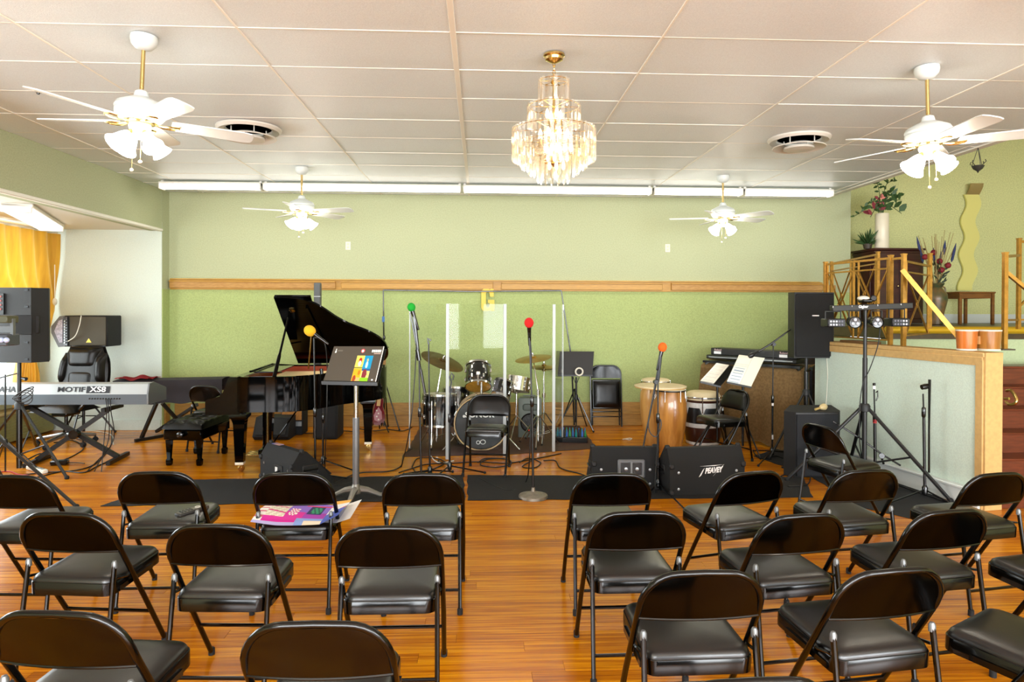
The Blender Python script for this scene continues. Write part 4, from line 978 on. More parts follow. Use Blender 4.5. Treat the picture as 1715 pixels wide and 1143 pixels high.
# ------------------------------------------------------------------ drum kit
SHELL = mat('drum_shell_black', '0c0c0e', .12, coat=1); HEADW = mat('drum_head_white', 'd9d3c2', .5); HEADA = mat('drum_head_amber', 'd69a3a', .4, var=.25, vscale=30, bump=.1)
HOOP = mat('maple_hoop', 'c9a878', .4); HEADB = mat('drum_head_black', '050507', .4)
def drum(label, top, axis, r, L, shell, lugs=8, head_t=None, head_b=None, hoop=None, name='tom_drum', hr=.012, cat='drum', base=None):
    axis = Vector(axis).normalized(); top = Vector(top); bot = top-axis*L
    t = thing(name, label, cat, base if base is not None else (bot+top)/2-Vector((0, 0, L/2)))
    M = align(bot, top); hoop = hoop or CHROME
    link('shell', MB().lathe([(r*.97, .0), (r, .006), (r, L-.006), (r*.97, L)], 32, M), shell, t)
    link('top_head', MB().lathe([(r*.985, L+.002), (r*.97, L+.008), (.001, L+.008)], 32, M), head_t or HEADW, t)
    link('bottom_head', MB().lathe([(r*.985, -.002), (r*.97, -.008), (.001, -.008)], 32, M), head_b or HEADW, t)
    for z in (0, L):
        link('hoop', MB().lathe([(r*1.0, z-hr), (r*1.045, z-hr), (r*1.045, z+hr), (r*1.0, z+hr), (r*1.0, z-hr)], 32, M, caps=False), hoop, t)
    for k in range(lugs):
        q = 2*pi*k/lugs+.2; c = Vector((r*1.02*cos(q), r*1.02*sin(q), 0))
        lg = MB().box((0, 0, 0), (.022, .022, .05), bev=.006).xf(M @ Matrix.Translation(c+Vector((0, 0, L*.72))) @ Matrix.Rotation(q, 4, 'Z'))
        lu = link('lug', lg, CHROME, t)
        link('tension_rod', MB().tube([M @ (c*1.01+Vector((0, 0, L*.72))), M @ (c*1.02+Vector((0, 0, L+.01)))], .0035, 5), CHROME, lu)
        lg = MB().box((0, 0, 0), (.022, .022, .05), bev=.006).xf(M @ Matrix.Translation(c+Vector((0, 0, L*.28))) @ Matrix.Rotation(q, 4, 'Z'))
        link('lug', lg, CHROME, t)
    return t
Yb = 7.86; bc = at(806, 708, Yb); br = .305
bc.z = br+.006
bass = drum('black bass drum with maple hoops behind the padded chair', (bc.x, Yb, bc.z), (0, -1, .02), br, .42, SHELL, 8, HEADB, HEADB, HOOP, 'bass_drum', .02)
lettering('SONOR', .084, frame((bc.x-.02, Yb-.016, bc.z+.10), (1, 0, 0), (0, 0, 1)), WHITEP, bass, bold=.003, xs=1.15)
link('emblem', MB().lathe([(.016, 0), (.016, .003), (.001, .003)], 14, align((bc.x-.20, Yb-.014, bc.z+.085), (bc.x-.20, Yb-1, bc.z+.085))), WHITEP, bass)
link('port_ring', MB().tube([(bc.x+.02+.03*cos(q), Yb-.012, bc.z-.215+.025*sin(q)) for q in [2*pi*i/12 for i in range(12)]], .004, 5, loop=True).tube([(bc.x-.035+.02*cos(q), Yb-.012, bc.z-.22+.02*sin(q)) for q in [2*pi*i/12 for i in range(12)]], .004, 5, loop=True), WHITEP, bass)
for s in (-1, 1): link('spur', MB().tube([(bc.x+s*br*.8, Yb+.1, bc.z-.1), (bc.x+s*(br+.14), Yb-.05, .01)], .009, 8), CHROME, bass)
link('tom_mount', MB().tube([(bc.x, Yb+.2, bc.z+br-.01), (bc.x, Yb+.2, bc.z+br+.22)], .016, 10), CHROME, bass)
for s in (-1, 1):
    for k in range(3):
        q = radians(20+140*k/2) if s > 0 else radians(200+140*k/2)
        p = Vector((bc.x+br*1.06*cos(q), Yb-.02, bc.z+br*1.06*sin(q)))
        if p.z > .05: link('claw', MB().box(p, (.022, .05, .03), Matrix.Rotation(-q, 4, 'Y'), .005), CHROME, bass)
ax = Vector((0, sin(radians(33)), cos(radians(33))))
tp = at(801, 614, 8.30)
d1 = drum('black tom with amber bottom head mounted above the bass drum', tp, ax, .155, .27, SHELL, 7, HEADW, HEADA)
link('mount_arm', MB().tube([tp-ax*.14+Vector((0, -.16, .03)), tp-ax*.2+Vector((0, -.19, -.02)), (tp.x, 8.06, bc.z+br+.20)], .011, 8).box(tp-ax*.12+Vector((0, -.155, .02)), (.05, .03, .08), bev=.008), CHROME, d1)
tp = at(843, 642, 8.35); ax2 = Vector((.25, .5, .83))
drum('small black tom with chrome lugs right of the amber-headed tom', tp, ax2, .125, .20, SHELL, 7)
tp = at(868, 634, 8.55); ax3 = Vector((.16, .22, .95))
sn = drum('chrome snare drum right of the toms', tp, ax3, .165, .15, CHROME, 10, name='snare_drum')
sb = tp-ax3*.15
for a_ in (10, 130, 250): link('stand_leg', MB().tube([(sb.x, sb.y, .30), (sb.x+.26*cos(radians(a_)), sb.y+.26*sin(radians(a_)), .012)], .008, 8), CHROME, sn)
link('stand_tube', MB().tube([(sb.x, sb.y, .25), (sb.x, sb.y, sb.z-.03)], .012, 8), CHROME, sn)
for a_ in (20, 140, 260): link('basket_arm', MB().tube([(sb.x, sb.y, sb.z-.05), (sb.x+.17*cos(radians(a_)), sb.y+.17*sin(radians(a_)), sb.z+.02+.02*cos(radians(a_)))], .007, 6), CHROME, sn)
tp = at(736, 661, 8.12)
ft = drum('black floor tom on chrome legs at the left of the kit', tp, (0.02, .05, 1), .20, .36, SHELL, 8, name='floor_tom')
for a_ in (-110, 10, 130): c = Vector((tp.x+.225*cos(radians(a_)), tp.y+.225*sin(radians(a_)), 0)); link('leg', MB().tube([(c.x, c.y, tp.z-.05), (c.x, c.y, .05), (c.x+.03*cos(radians(a_)), c.y+.03*sin(radians(a_)), .012)], .008, 8), CHROME, ft)
tp = at(766, 652, 8.5)
rt = drum('black low tom with a square badge left of the bass drum', tp, (.05, .22, .97), .178, .30, SHELL, 8)
link('badge', MB().box(at(769, 674, 8.31), (.045, .006, .05), bev=.004), CHROME, rt)
for a_ in (-60, 60, 180): c = Vector((tp.x+.19*cos(radians(a_)), tp.y+.19*sin(radians(a_)), 0)); link('leg', MB().tube([(c.x, c.y, tp.z-.1), (c.x, c.y, .012)], .008, 8), CHROME, rt)
CYM = mat('cymbal_bronze', 'a8822c', .3, .9, var=.3, vscale=10); CYMD = mat('cymbal_dark', '5c451f', .35, .85, var=.35, vscale=12)
def cymbal(label, c, n, r, m, base, name='cymbal', hat=False):
    t = thing(name, label, 'cymbal', (base[0], base[1], 0)); M = align(Vector(c), Vector(c)+Vector(n))
    prof = [(.012, .030), (r*.16, .026), (r*.2, .012), (r*.6, .004), (r, -.006), (r, -.0075), (r*.6, .0015), (r*.2, .009), (r*.15, .022), (.012, .026)]
    link('disc', MB().lathe(prof, 40, M, caps=False), m, t)
    if hat: link('lower_disc', MB().lathe([(x, -.03-z) for x, z in prof], 40, M, caps=False), m, t)
    link('wing_nut', MB().lathe([(.012, .028), (.014, .05), (.006, .075)], 10, M), CHROME, t)
    c = Vector(c)
    link('stand_tube', MB().tube([(base[0], base[1], .05), (base[0], base[1], c.z*.62), c], [.013, .011, .006], 8), CHROME, t)
    link('stand_clutch', MB().lathe([(.013, -.03), (.02, -.025), (.02, .025), (.013, .03)], 10, Matrix.Translation((base[0], base[1], c.z*.62))), CHROME, t)
    for k in range(3):
        q = radians(-100+120*k); e = Vector((cos(q), sin(q), 0)); B_ = Vector((base[0], base[1], 0))
        lg = link('leg', MB().tube([B_+Vector((0, 0, .36))+e*.02, B_+e*.27+Vector((0, 0, .014))], .008, 6), CHROME, t)
        link('leg_brace', MB().tube([B_+Vector((0, 0, .12))+e*.01, B_+e*.16+Vector((0, 0, .15))], .005, 6), CHROME, lg)
        link('foot_tip', MB().sphere(B_+e*.27+Vector((0, 0, .016)), .015, 8), RUB, lg)
    return t
c = at(741, 605, 8.15); cymbal('dark crash cymbal steeply tilted behind the left shield joint', c, (.36, -.22, .9), .27, CYMD, (at(732, 650, 8.1).x, 8.1))
c = at(893, 600.5, 8.25); cymbal('bronze ride cymbal behind the red microphone stand', c, (-.14, -.13, .98), .225, CYM, (at(899, 650, 8.3).x, 8.1))
c = at(911, 614, 8.32); cymbal('small bronze hi-hat pair on a chrome stand at the right of the kit', c, (0, -.08, 1), .15, CYM, (c.x, c.y), 'hi_hat', True)
# grey speaker behind the kit
Y_ = 8.62; a, b_ = at(869, 710, Y_), at(906, 655, Y_)
t = thing('stage_monitor', 'grey plastic speaker cabinet on the floor behind the drums, red lights low', 'speaker', ((a.x+b_.x)/2, Y_, 0))
GP = mat('grey_case', '6d736c', .5); wd, hg = b_.x-a.x, .50; cxx = (a.x+b_.x)/2
link('cabinet', MB().prism([(cxx-wd/2, Y_+.0), (cxx+wd/2, Y_+.0), (cxx+wd*.38, Y_+.26), (cxx-wd*.38, Y_+.26)], (.0, hg)), GP, t)
link('baffle', MB().box((cxx, Y_-.008, hg/2), (wd+.02, .03, hg+.02), bev=.02, seg=2), GP, t)
link('woofer', MB().lathe([(.125, 0), (.12, .008), (.10, -.004), (.04, -.012), (.001, -.004)], 26, align((cxx, Y_-.026, .19), (cxx, Y_-1, .19))), BLK, t)
link('tweeter_horn', MB().box((cxx, Y_-.022, .39), (.19, .012, .09), bev=.02), mat('grey_horn', '565c56', .5), t)
for k in (-1, 1): link('indicator', MB().sphere((cxx+.02*k+.01, Y_-.034, .10), .008, 8), emis('red_led_%d' % k, 'ff2a10', 2), t)
link('handle', MB().box((cxx, Y_+.12, hg+.02), (.16, .03, .02), bev=.006), GP, t)
# black music stand with a roll of tape, right of the kit
bY = 9.02; bx = at(965, 640, bY).x
t = thing('music_stand', 'black tripod music stand with a white ring on its lip, right of the drums', 'music stand', (bx, bY, 0))
dq = [at(934, 629, bY-.06), at(992, 629, bY-.06), at(995, 589, bY+.05), at(938, 589, bY+.05)]
link('desk', slab(dq, .01), mat('desk_black', '1e1c1b', .45), t); link('desk_lip', MB().bar(dq[0]+Vector((0, -.025, 0)), dq[1]+Vector((0, -.025, 0)), .02), SATIN, t)
link('pole', MB().tube([(bx, bY, .12), (bx, bY, at(965, 632, bY).z)], .014, 10), BLK, t)
link('fork', MB().tube([at(960, 632, bY), (bx, bY, .62), at(970, 632, bY)], .007, 6), BLK, t)
tripod_legs(t, (bx, bY), .46, [on(994, 725), (bx-.28, bY-.05), (bx+.05, bY+.33)], .009, BLK, True, .2)
ring = MB().tube([at(970, 623, bY-.115)+Vector((.048*cos(q), 0, .048*sin(q))) for q in [2*pi*i/24 for i in range(24)]], .011, 8, loop=True)
single('tape_roll', ring, CREAM, 'white tape roll standing on the black music stand lip', 'tape')
# folded chair leaning on the wall
cxw = at(1016, 660, 9.3).x
t = thing('folding_chair', 'folded black chair leaning upright against the back wall', 'chair', (cxw, 9.30, 0), 0, 'folding chairs on the stage')
LN = Matrix.Translation((0, 0, 0)) @ Matrix.Rotation(radians(-7), 4, 'X')
def L_(n, mb, m, p=None): return link(n, mb.xf(LN), m, p or t, world=False)
fp = [(-.215, 0, .01), (-.215, 0, .74)]+[(-.215+.12*(1-cos(pi/2*i/6)), 0, .74+.12*sin(pi/2*i/6)) for i in range(1, 7)]
L_('frame', MB().tube(fp+[(-x, y, z) for x, y, z in fp[::-1]], .0118, 8), CHAIRB)
L_('backrest', MB().grid(lambda u, v: ((2*u-1)*(.205-.09*max(0, v-.35)**1.6), -.012+.02*(1-(2*u-1)**2), .685+.165*v), 14, 6, .004), CHAIRB)
s = L_('seat_pan', MB().box((0, -.03, .46), (.40, .03, .41), bev=.012), CHAIRB)
L_('cushion', MB().grid(lambda u, v: ((2*u-1)*.185, -.046-.03*(1-abs(2*u-1)**6)*(1-abs(2*v-1)**6), .275+.37*v), 12, 12, .006), VINYL, s)
for q in (-1, 1): L_('rear_leg', MB().tube([(q*.19, .03, .03), (q*.19, .02, .52)], .0105, 8), CHAIRB)
for z in (.15, .22): L_('crossbar', MB().tube([(-.21, .0, z), (.21, .0, z)], .008, 8), CHAIRB)
# pedalboard / stage box with sockets
p = on(957, 742)
t = thing('stage_box', 'black stage box with rows of coloured plugs on the floor right of the drums', 'stage box', (p.x, p.y, 0), radians(-6))
link('box_body', MB().box((0, .1, .035), (.40, .26, .07), bev=.008), BLK, t, world=False)
for i in range(10):
    for j in range(2):
        col = ('2a5aa0', '1c8a8a', '2a2a2a', '3a6ac0', '2f8f4a')[(i+j) % 5]
        link('plug', MB().lathe([(.013, 0), (.013, .05), (.008, .06), (.006, .09)], 8, Matrix.Translation((-.17+.038*i, .05+.1*j, .07)) @ Matrix.Rotation(R.uniform(-.4, .4), 4, 'X')), MATS.get('plug_'+col) or mat('plug_'+col, col, .4), t, world=False)
# letter on the wall below the rail
g = [(.62, 1), (.62, .64), (.44, .64), (.42, .78), (.38, .85), (.27, .85), (.23, .80), (.23, .20), (.27, .14), (.38, .14), (.42, .20), (.42, .36), (.34, .36), (.34, .50), (.66, .50), (.66, 0), (.50, 0), (.47, .05), (.40, 0), (.11, 0), (0, .12), (0, .88), (.11, 1), (.38, 1), (.44, .95), (.47, 1)]
a, b_ = at(806, 521, YW-.04), at(828, 484, YW-.04); k = b_.z-a.z
gm = MB().rings([[Vector((a.x+x*(b_.x-a.x)/.66, yy, a.z+y*k)) for x, y in g] for yy in (YW-.06, YW-.012)])
single('wall_letter', gm, mat('letter_yellow', 'dcc04a', .55), 'yellow foam letter G on the green wall below the rail', 'letter')
# backdrop frame: two stands and a crossbar
Yd = 9.22
t = thing('backdrop_stand', 'thin black backdrop frame with crossbar behind the drums', 'stand', (at(643, 700, Yd).x, Yd, 0))
a = at(642, 486, Yd); b1 = at(940, 487, Yd)
link('crossbar', MB().tube([a, at(790, 488.5, Yd), b1], .009, 8), BLK, t)
pb = (at(643, 700, Yd).x, Yd)
link('pole', MB().tube([(pb[0], pb[1], .05), (pb[0], pb[1], .9), a], [.013, .012, .008], 8), BLK, t)
for z in (.9, 1.25): link('clamp', MB().lathe([(.014, -.03), (.02, 0), (.014, .03)], 10, Matrix.Translation((pb[0], pb[1], z))), BLK, t)
link('blue_tag', MB().box(at(642, 535, Yd-.016), (.035, .006, .075)), mat('tag_blue', '3a6aa8', .6), t)
link('side_screw', MB().tube([at(643, 582, Yd), at(651, 582, Yd)], .007, 6), BLK, t)
tripod_legs(t, pb, .62, [(pb[0]+.22, 9.12), (pb[0]-.2, 9.14), (pb[0]+.03, 9.40)], .009, BLK, False)
b2 = at(957, 600, Yd); pb2 = (at(962, 690, Yd).x, Yd)
link('slanted_pole', MB().tube([(pb2[0], pb2[1], .05), b2, b1], [.013, .011, .008], 8), BLK, t)
link('pole_clip', MB().box(at(943, 515, Yd), (.02, .02, .07)), STEEL, t)
for k in (30, 150, 270): link('rear_leg', MB().tube([(pb2[0], pb2[1], .55), (pb2[0]+.22*cos(radians(k)), pb2[1]+.22*sin(radians(k)), .014)], .008, 6), BLK, t)
# column loudspeaker behind the piano, on its bass box
Yc = 8.75; cc = at(532, 600, Yc)
t = thing('column_speaker', 'tall grey column loudspeaker on a black bass box behind the piano', 'speaker', (at(545, 700, Yc).x, Yc, 0))
link('column', MB().box((cc.x, Yc, (.62+at(532, 474, Yc).z)/2), (.082, .09, at(532, 474, Yc).z-.62), bev=.01), mat('column_grey', '4e5152', .5), t)
link('column_joint', MB().box((cc.x, Yc-.002, at(532, 497, Yc).z), (.086, .092, .008)), STEEL, t)
a, b_ = at(524, 722, Yc-.2), at(566, 668, Yc-.2)
link('bass_box', MB().box(((a.x+b_.x)/2, Yc-.02, .22), (b_.x-a.x, .38, .44), bev=.02), TOLEX, t)
link('box_grille', MB().box(((a.x+b_.x)/2, Yc-.215, .22), (b_.x-a.x-.05, .012, .38), bev=.005), GRILLE, t)
link('spacer', MB().lathe([(.02, .43), (.02, .63)], 10, Matrix.Translation((cc.x, Yc, 0))), BLK, t)
# amplifiers under the piano
Y_ = 8.85; a, b_ = at(470, 704, Y_), at(507, 672, Y_)
t = thing('guitar_amplifier', 'black guitar amplifier with a glowing-looking orange grille under the piano', 'amplifier', ((a.x+b_.x)/2, Y_, 0))
t['label'] = 'guitar amplifier with an orange-brown grille cloth under the piano'
link('cabinet', MB().box(((a.x+b_.x)/2, Y_+.14, b_.z/2), (b_.x-a.x, .26, b_.z), bev=.012), TOLEX, t)
link('grille_cloth', MB().box(((a.x+b_.x)/2, Y_+.004, (a.z+b_.z)/2-.01), (b_.x-a.x-.03, .012, b_.z-a.z-.02)), mat('grille_cloth', 'b5762c', .7, var=.3, vscale=60), t)
link('control_panel', MB().box(((a.x+b_.x)/2, Y_+.004, a.z-.05), (b_.x-a.x-.03, .014, .06)), STEEL, t)
a, b_ = at(428, 722, 8.6), at(470, 697, 8.6)
t = thing('wedge_amplifier', 'low black floor amplifier under the piano beside the pedal lyre', 'amplifier', ((a.x+b_.x)/2, 8.6, 0))
link('cabinet', MB().rings([[Vector((x, y, z)) for y, z in ((8.55, 0), (8.48, .05), (8.62, .27), (8.9, .27), (8.9, 0))] for x in (a.x, b_.x+.12)]), TOLEX, t)
link('grille', slab([(a.x+.03, 8.485, .07), (b_.x+.09, 8.485, .07), (b_.x+.09, 8.60, .25), (a.x+.03, 8.60, .25)], -.01), GRILLE, t)
# electric guitar on a stand
Yg = 8.98; gc = at(632, 695, Yg)
t = thing('electric_guitar', 'dark red electric guitar standing behind the piano tail', 'guitar', (gc.x, Yg, 0))
GR = mat('guitar_red', '6e1420', .15, coat=1); 
def gq(px, py): return at(px, py, Yg)
body = [gq(*p) for p in ((636, 671), (640, 666), (642, 672), (641, 681), (643, 689), (645, 700), (641, 710), (632, 713), (624, 710), (620, 701), (622, 691), (627, 684), (628, 677), (626, 671), (630, 668), (634, 674))]
bs = spline(body+[body[0]], 3)[:-1]
link('body', MB().rings([bs, [p+Vector((0, .045, 0)) for p in bs]]), GR, t)
pg = [gq(*p)+Vector((0, -.003, 0)) for p in ((634, 682), (639, 690), (640, 702), (634, 707), (627, 704), (626, 696), (630, 688))]
pk = link('pickguard', MB().rings([pg, [p+Vector((0, .004, 0)) for p in pg]]), mat('pickguard_pink', 'b58088', .3), t)
for k in range(4): link('knob', MB().box(gq(631+3*(k % 2), 688+5*k)+Vector((0, -.008, 0)), (.02, .012, .02), bev=.004), mat('knob_white_%d' % k, 'e0dcd0', .4), pk)
link('neck', MB().bar(gq(634, 680)+Vector((0, -.004, 0)), gq(641, 618)+Vector((0, -.004, 0)), .045), mat('neck_wood', 'c9a468', .4), t)
link('headstock', MB().box(gq(642, 611), (.07, .018, .16), bev=.01), mat('neck_dark', 'a97f45', .4), t)
t = thing('guitar_stand', 'black tubular stand holding the red guitar', 'stand', (gc.x, Yg+.1, 0))
link('back_tube', MB().tube([(gc.x, Yg+.20, .02), (gc.x, Yg+.075, .55)], .009, 8), BLK, t)
for s in (-1, 1): link('front_leg', MB().tube([(gc.x, Yg+.12, .32), (gc.x+s*.16, Yg-.08, .02)], .009, 8), BLK, t); link('cradle', MB().tube([(gc.x+s*.06, Yg+.09, .12), (gc.x+s*.06, Yg-.03, .10), (gc.x+s*.06, Yg-.04, .14)], .008, 8), BLK, t)
# wedge monitors
def wedge(label, base, rz, w, d, h, lip, group=None, name='wedge_monitor'):
    t = thing(name, label, 'speaker', (base[0], base[1], 0), rz, group)
    # local: y=0 back face towards the seats, baffle slopes down on the far side
    prof = [(.0, .0), (-.0, h*.68), (.07, h), (.13, h), (d, lip), (d-.02, 0)]
    link('cabinet', MB().rings([[Vector((x, y, z)) for y, z in prof] for x in (-w/2, w/2)]), TOLEX, t, world=False)
    g = [Vector(p) for p in ((-w/2+.03, .15, h-.02), (w/2-.03, .15, h-.02), (w/2-.03, d-.015, lip+.03), (-w/2+.03, d-.015, lip+.03))]
    n = Vector((0, h-lip, d-.13)).normalized()
    link('grille', MB().rings([[p+n*.012 for p in g], g]), GRILLE, t, world=False)
    for s in (-1, 1):
        for y_, z_ in ((0, .03), (0, h*.64), (.1, h)): link('corner', MB().box((s*(w/2-.015), y_, z_-.0), (.045, .03, .045), bev=.008), PLAST, t, world=False)
        for z_ in (.06, h*.5): link('screw', MB().lathe([(.012, 0), (.012, .004), (.001, .005)], 10, Matrix.Translation((s*(w/2-.08), 0, z_)) @ Matrix.Rotation(pi/2, 4, 'X')), STEEL, t, world=False)
        hd_ = link('handle_cup', MB().box((s*(w/2), d*.42, h*.5), (.014, .16, .09), bev=.01), PLAST, t, world=False)
        link('handle_bar', MB().tube([(s*(w/2+.012), d*.42-.07, h*.5), (s*(w/2+.012), d*.42+.07, h*.5)], .010, 8), BLK, hd_, world=False)
    return t
def wbase(pl, pr): a, b_ = on(*pl), on(*pr); m = (a+b_)/2; d = b_-a; return (m.x, m.y), atan2(d.y, d.x), d.length
B, rz, w_ = wbase((992, 822), (1103, 822))
t = wedge('black wedge monitor with a recessed jack plate, left of the lettered one', B, rz, w_, .42, .38, .05, 'floor wedges')
pn = link('jack_plate', MB().box((.05, -.006, .20), (.25, .02, .17), bev=.012), mat('plate_grey', '6a6c6e', .45, .4), t, world=False)
link('jack_recess', MB().box((.05, -.014, .20), (.20, .012, .12), bev=.01), BLK, pn, world=False)
link('plate_bar', MB().box((.05, -.02, .20), (.02, .014, .13), bev=.003), GREY, pn, world=False)
for s in (-1, 1): link('jack', MB().lathe([(.016, 0), (.016, .01), (.006, .012)], 10, Matrix.Translation((.05+s*.05, -.018, .20)) @ Matrix.Rotation(pi/2, 4, 'X')), STEEL, pn, world=False)
B, rz, w_ = wbase((1122, 832), (1247, 826))
t = wedge('black wedge monitor with white slanted lettering on its back', B, rz, w_, .46, .41, .05, 'floor wedges')
bm = t.matrix_world
# jagged slanted logo lettering
def stroke(mb, P, wd): mb.rings([[Vector((x, -.004, z)) for x, z in P], [Vector((x, -.001, z)) for x, z in P]])
lg = text_mesh('PEAVEY', .066, .003, .35, .003, .72)
lg.transform(bm.inverted() @ (bm @ frame((.05, -.004, .215), (1, 0, .06), (0, 0, 1))))
lo_ = link('lettering', lg, WHITEP, t, world=False)
sw = MB(); stroke(sw, [(-.075, .255), (.14, .264), (.06, .254)], 0); stroke(sw, [(.05, .165), (.065, .18), (.155, .265), (.13, .245)], 0); stroke(sw, [(-.085, .16), (-.065, .172), (-.03, .24), (-.05, .22)], 0)
link('logo_stroke', sw, WHITEP, lo_, world=False)
# wedge beside the piano, turned
b0, b1_ = on(423, 797), on(505, 830); m = (b0+b1_)/2; wv_ = b1_-b0
t = wedge('black wedge monitor with a blue sticker beside the piano leg', ((m.x, m.y)), atan2(wv_.y, wv_.x), .64, .42, .34, .05, 'floor wedges')
link('sticker', MB().box((-.16, .10, .344), (.13, .05, .004), Matrix.Rotation(.1, 4, 'Z')), mat('sticker_blue', '5566b0', .4, col2='d9a080', vscale=9), t, world=False)
pn = link('input_plate', MB().box((.06, -.006, .14), (.16, .014, .12), bev=.006), PLAST, t, world=False)
link('input_label', MB().box((.04, -.014, .14), (.04, .006, .07)), WHITEP, pn, world=False)
link('input_plug', MB().tube([(.10, -.01, .15), (.10, -.06, .14), (.14, -.10, .09)], .008, 8), BLK, pn, world=False)
# cables on the stage floor
FC = [([(668, 792), (690, 785), (715, 778), (760, 776), (800, 774), (850, 776), (900, 768), (940, 760)], 'black cable crossing the stage before the drum shield'),
      ([(690, 782), (700, 768), (730, 768), (745, 776), (720, 788), (700, 793), (690, 782)], 'black cable loop by the left shield joint'),
      ([(800, 775), (815, 768), (850, 770), (855, 778), (830, 783), (805, 779), (815, 770), (845, 768)], 'coiled black cable behind the padded chair legs'),
      ([(870, 775), (885, 768), (905, 775), (895, 784), (875, 782), (890, 772)], 'small black cable coil behind the red microphone base'),
      ([(910, 772), (930, 772), (940, 785), (975, 795), (990, 805)], 'black cable running to the left wedge monitor'),
      ([(560, 810), (600, 793), (650, 790), (672, 780), (676, 762), (690, 752)], 'black cable from the piano side to the drums'),
      ([(720, 762), (728, 772), (740, 776), (760, 772)], 'pale cable end at the drum rug corner'),
      ([(600, 718), (625, 722), (650, 720), (675, 722), (690, 716)], 'black cable along the back wall by the guitar'),
      ([(440, 722), (470, 724), (520, 726), (570, 722), (600, 724)], 'black cable under the piano along the wall')]
for i, (pts, lb) in enumerate(FC): cable('floor_cable', [fl(*p, .006+.001*(i % 3)) for p in pts], .006, WCABLE if 'pale' in lb else CABLE, lb, group='cables on the stage floor')
# newspaper and remote control on the front-row seats
ch = CH[(489, 792)]; CM = ch.matrix_world
def news(u, v):       # v 0 rear .. 1 front
    x = -.225+.47*u; y = -.182+.36*v-.03*sin(pi*u)*(1-v)
    z = .476-.02*max(0, .10-v)*5*sin(pi*u)+.012*sin(u*3.0)+.045*max(0, .3-u)*(1-v)+.030*sin(pi*v)*(.5+.5*cos(u*4)) + .22*max(0, u-.80)*(1-.6*v)+.05*max(0, v-.8)
    return CM @ Vector((x, y, z))
def nink(u, v):
    if v < .06 and u < .5: return (.72, .70, .88)
    if u < .10: return (.97, .95, .93) if (int(v*18) % 3) else (.85, .4, .5)
    if u < .34 and v > .22: return (.88, .16, .55) if (int(v*26+u*9) % 6 == 0) else (.95, .92, .86) if int(v*60+u*20) % 3 else (.80, .74, .62)
    if .36 < u < .46 and .30 < v < .58: return (.98, .96, .94) if (int(u*70)+int(v*20)) % 2 else (.85, .3, .6)
    if v > .86: return (.95, .72, .32) if .5 < u < .62 or u > .7 else (.94, .93, .92) if u > .46 else (.56, .58, .85)
    if .56 < u < .74 and .38 < v < .74:
        if .60 < u < .72 and .44 < v < .70: return (.18, .62, .45) if (int(u*60)+int(v*14)) % 3 else (.08, .30, .26)
        return (.16, .16, .40)
    if .50 < u < .85 and .74 < v < .80: return (.88, .2, .35)
    if u > .80: return (.94, .94, .95) if (u*1.4-v) < .75 else (.30, .38, .75) if v < .55 else (.80, .14, .16)
    if v < .2 and u > .5: return (.96, .90, .80) if u > .6 and v < .12 else (.55, .66, .90)
    if v < .45: return (.86, .14, .62) if u < .55 else (.66, .22, .70)
    return (.56, .42, .82)
nm = MB().grid(news, 60, 44, 0, nink)
o = single('newspaper', nm, PAPER, 'colourful newspaper spread over a front-row chair seat', 'newspaper', angle=70)
und = MB().grid(lambda u, v: CM @ Vector((-.20+.50*u, -.13+.34*v, .4685+.005*sin(5*u+3*v)+.16*max(0, u-.85))), 20, 14, 0, lambda u, v: (.93, .93, .92) if (int(u*30) % 4) else (.7, .72, .8))
link('under_sheet', und, PAPER, o)
ch = CH[(262, 790)]; CM = ch.matrix_world @ Matrix.Translation((.10, .03, .4665)) @ Matrix.Rotation(radians(2.2), 4, 'X') @ Matrix.Rotation(radians(-32), 4, 'Z')
t = thing('remote_control', 'grey remote control lying on a front-row chair seat', 'remote control', CM.translation)
link('remote_body', MB().box((0, 0, .010), (.052, .19, .020), bev=.006, seg=2).xf(CM), mat('remote_grey', '3d3a38', .4), t)
link('remote_face', MB().box((0, 0, .021), (.042, .17, .002)).xf(CM), mat('remote_face', '6e6a62', .4), t)
for i in range(3):
    for j in range(4): link('button', MB().box((-.012+.012*i, -.07+.02*j, .0235), (.008, .012, .004), bev=.0015).xf(CM), BLK, t)
link('button_ring', MB().tube([CM @ Vector((.013*cos(q), .035+.013*sin(q), .023)) for q in [2*pi*i/14 for i in range(14)]], .003, 5, loop=True), CREAM, t)
link('remote_screen', MB().box((0, .074, .023), (.034, .018, .003)).xf(CM), BLK, t)
# ================================================================== RIGHT SIDE
# orange foam microphone
b = on(1102, 822); Y_ = b.y
c = at(1109.5, 582, Y_)
t2 = mic_stand('boom microphone stand with an orange foam ball between the wedges', (b.x, b.y), [(b.x, b.y, .1), at(1102, 640, Y_)], c, 'orange', at(1104.5, 604, Y_)-c, .040, [on(1147, 856), on(1075, 842), on(1110, 800)], clutch=at(1102, 700, Y_))
link('boom', MB().tube([at(1105, 602, Y_), at(1099, 640, Y_+.02), at(1088, 695, Y_+.03), at(1077, 750, Y_+.04)], [.008, .010, .008, .007], 8), BLK, t2)
link('boom_joint', MB().lathe([(.02, -.025), (.024, 0), (.02, .025)], 12, align(at(1098, 640, Y_), at(1098, 640, Y_)+Vector((0, 1, 0)))), BLK, t2)
cable('microphone_cable', [at(1104, 606, Y_), at(1094, 660, Y_), at(1086, 715, Y_-.02), at(1098, 732, Y_-.03), at(1107, 715, Y_-.03), at(1105, 705, Y_-.02), at(1100, 760, Y_-.03), fl(1098, 826), fl(1112, 812)], .005, CABLE, 'black cable looping down the orange foam microphone stand')
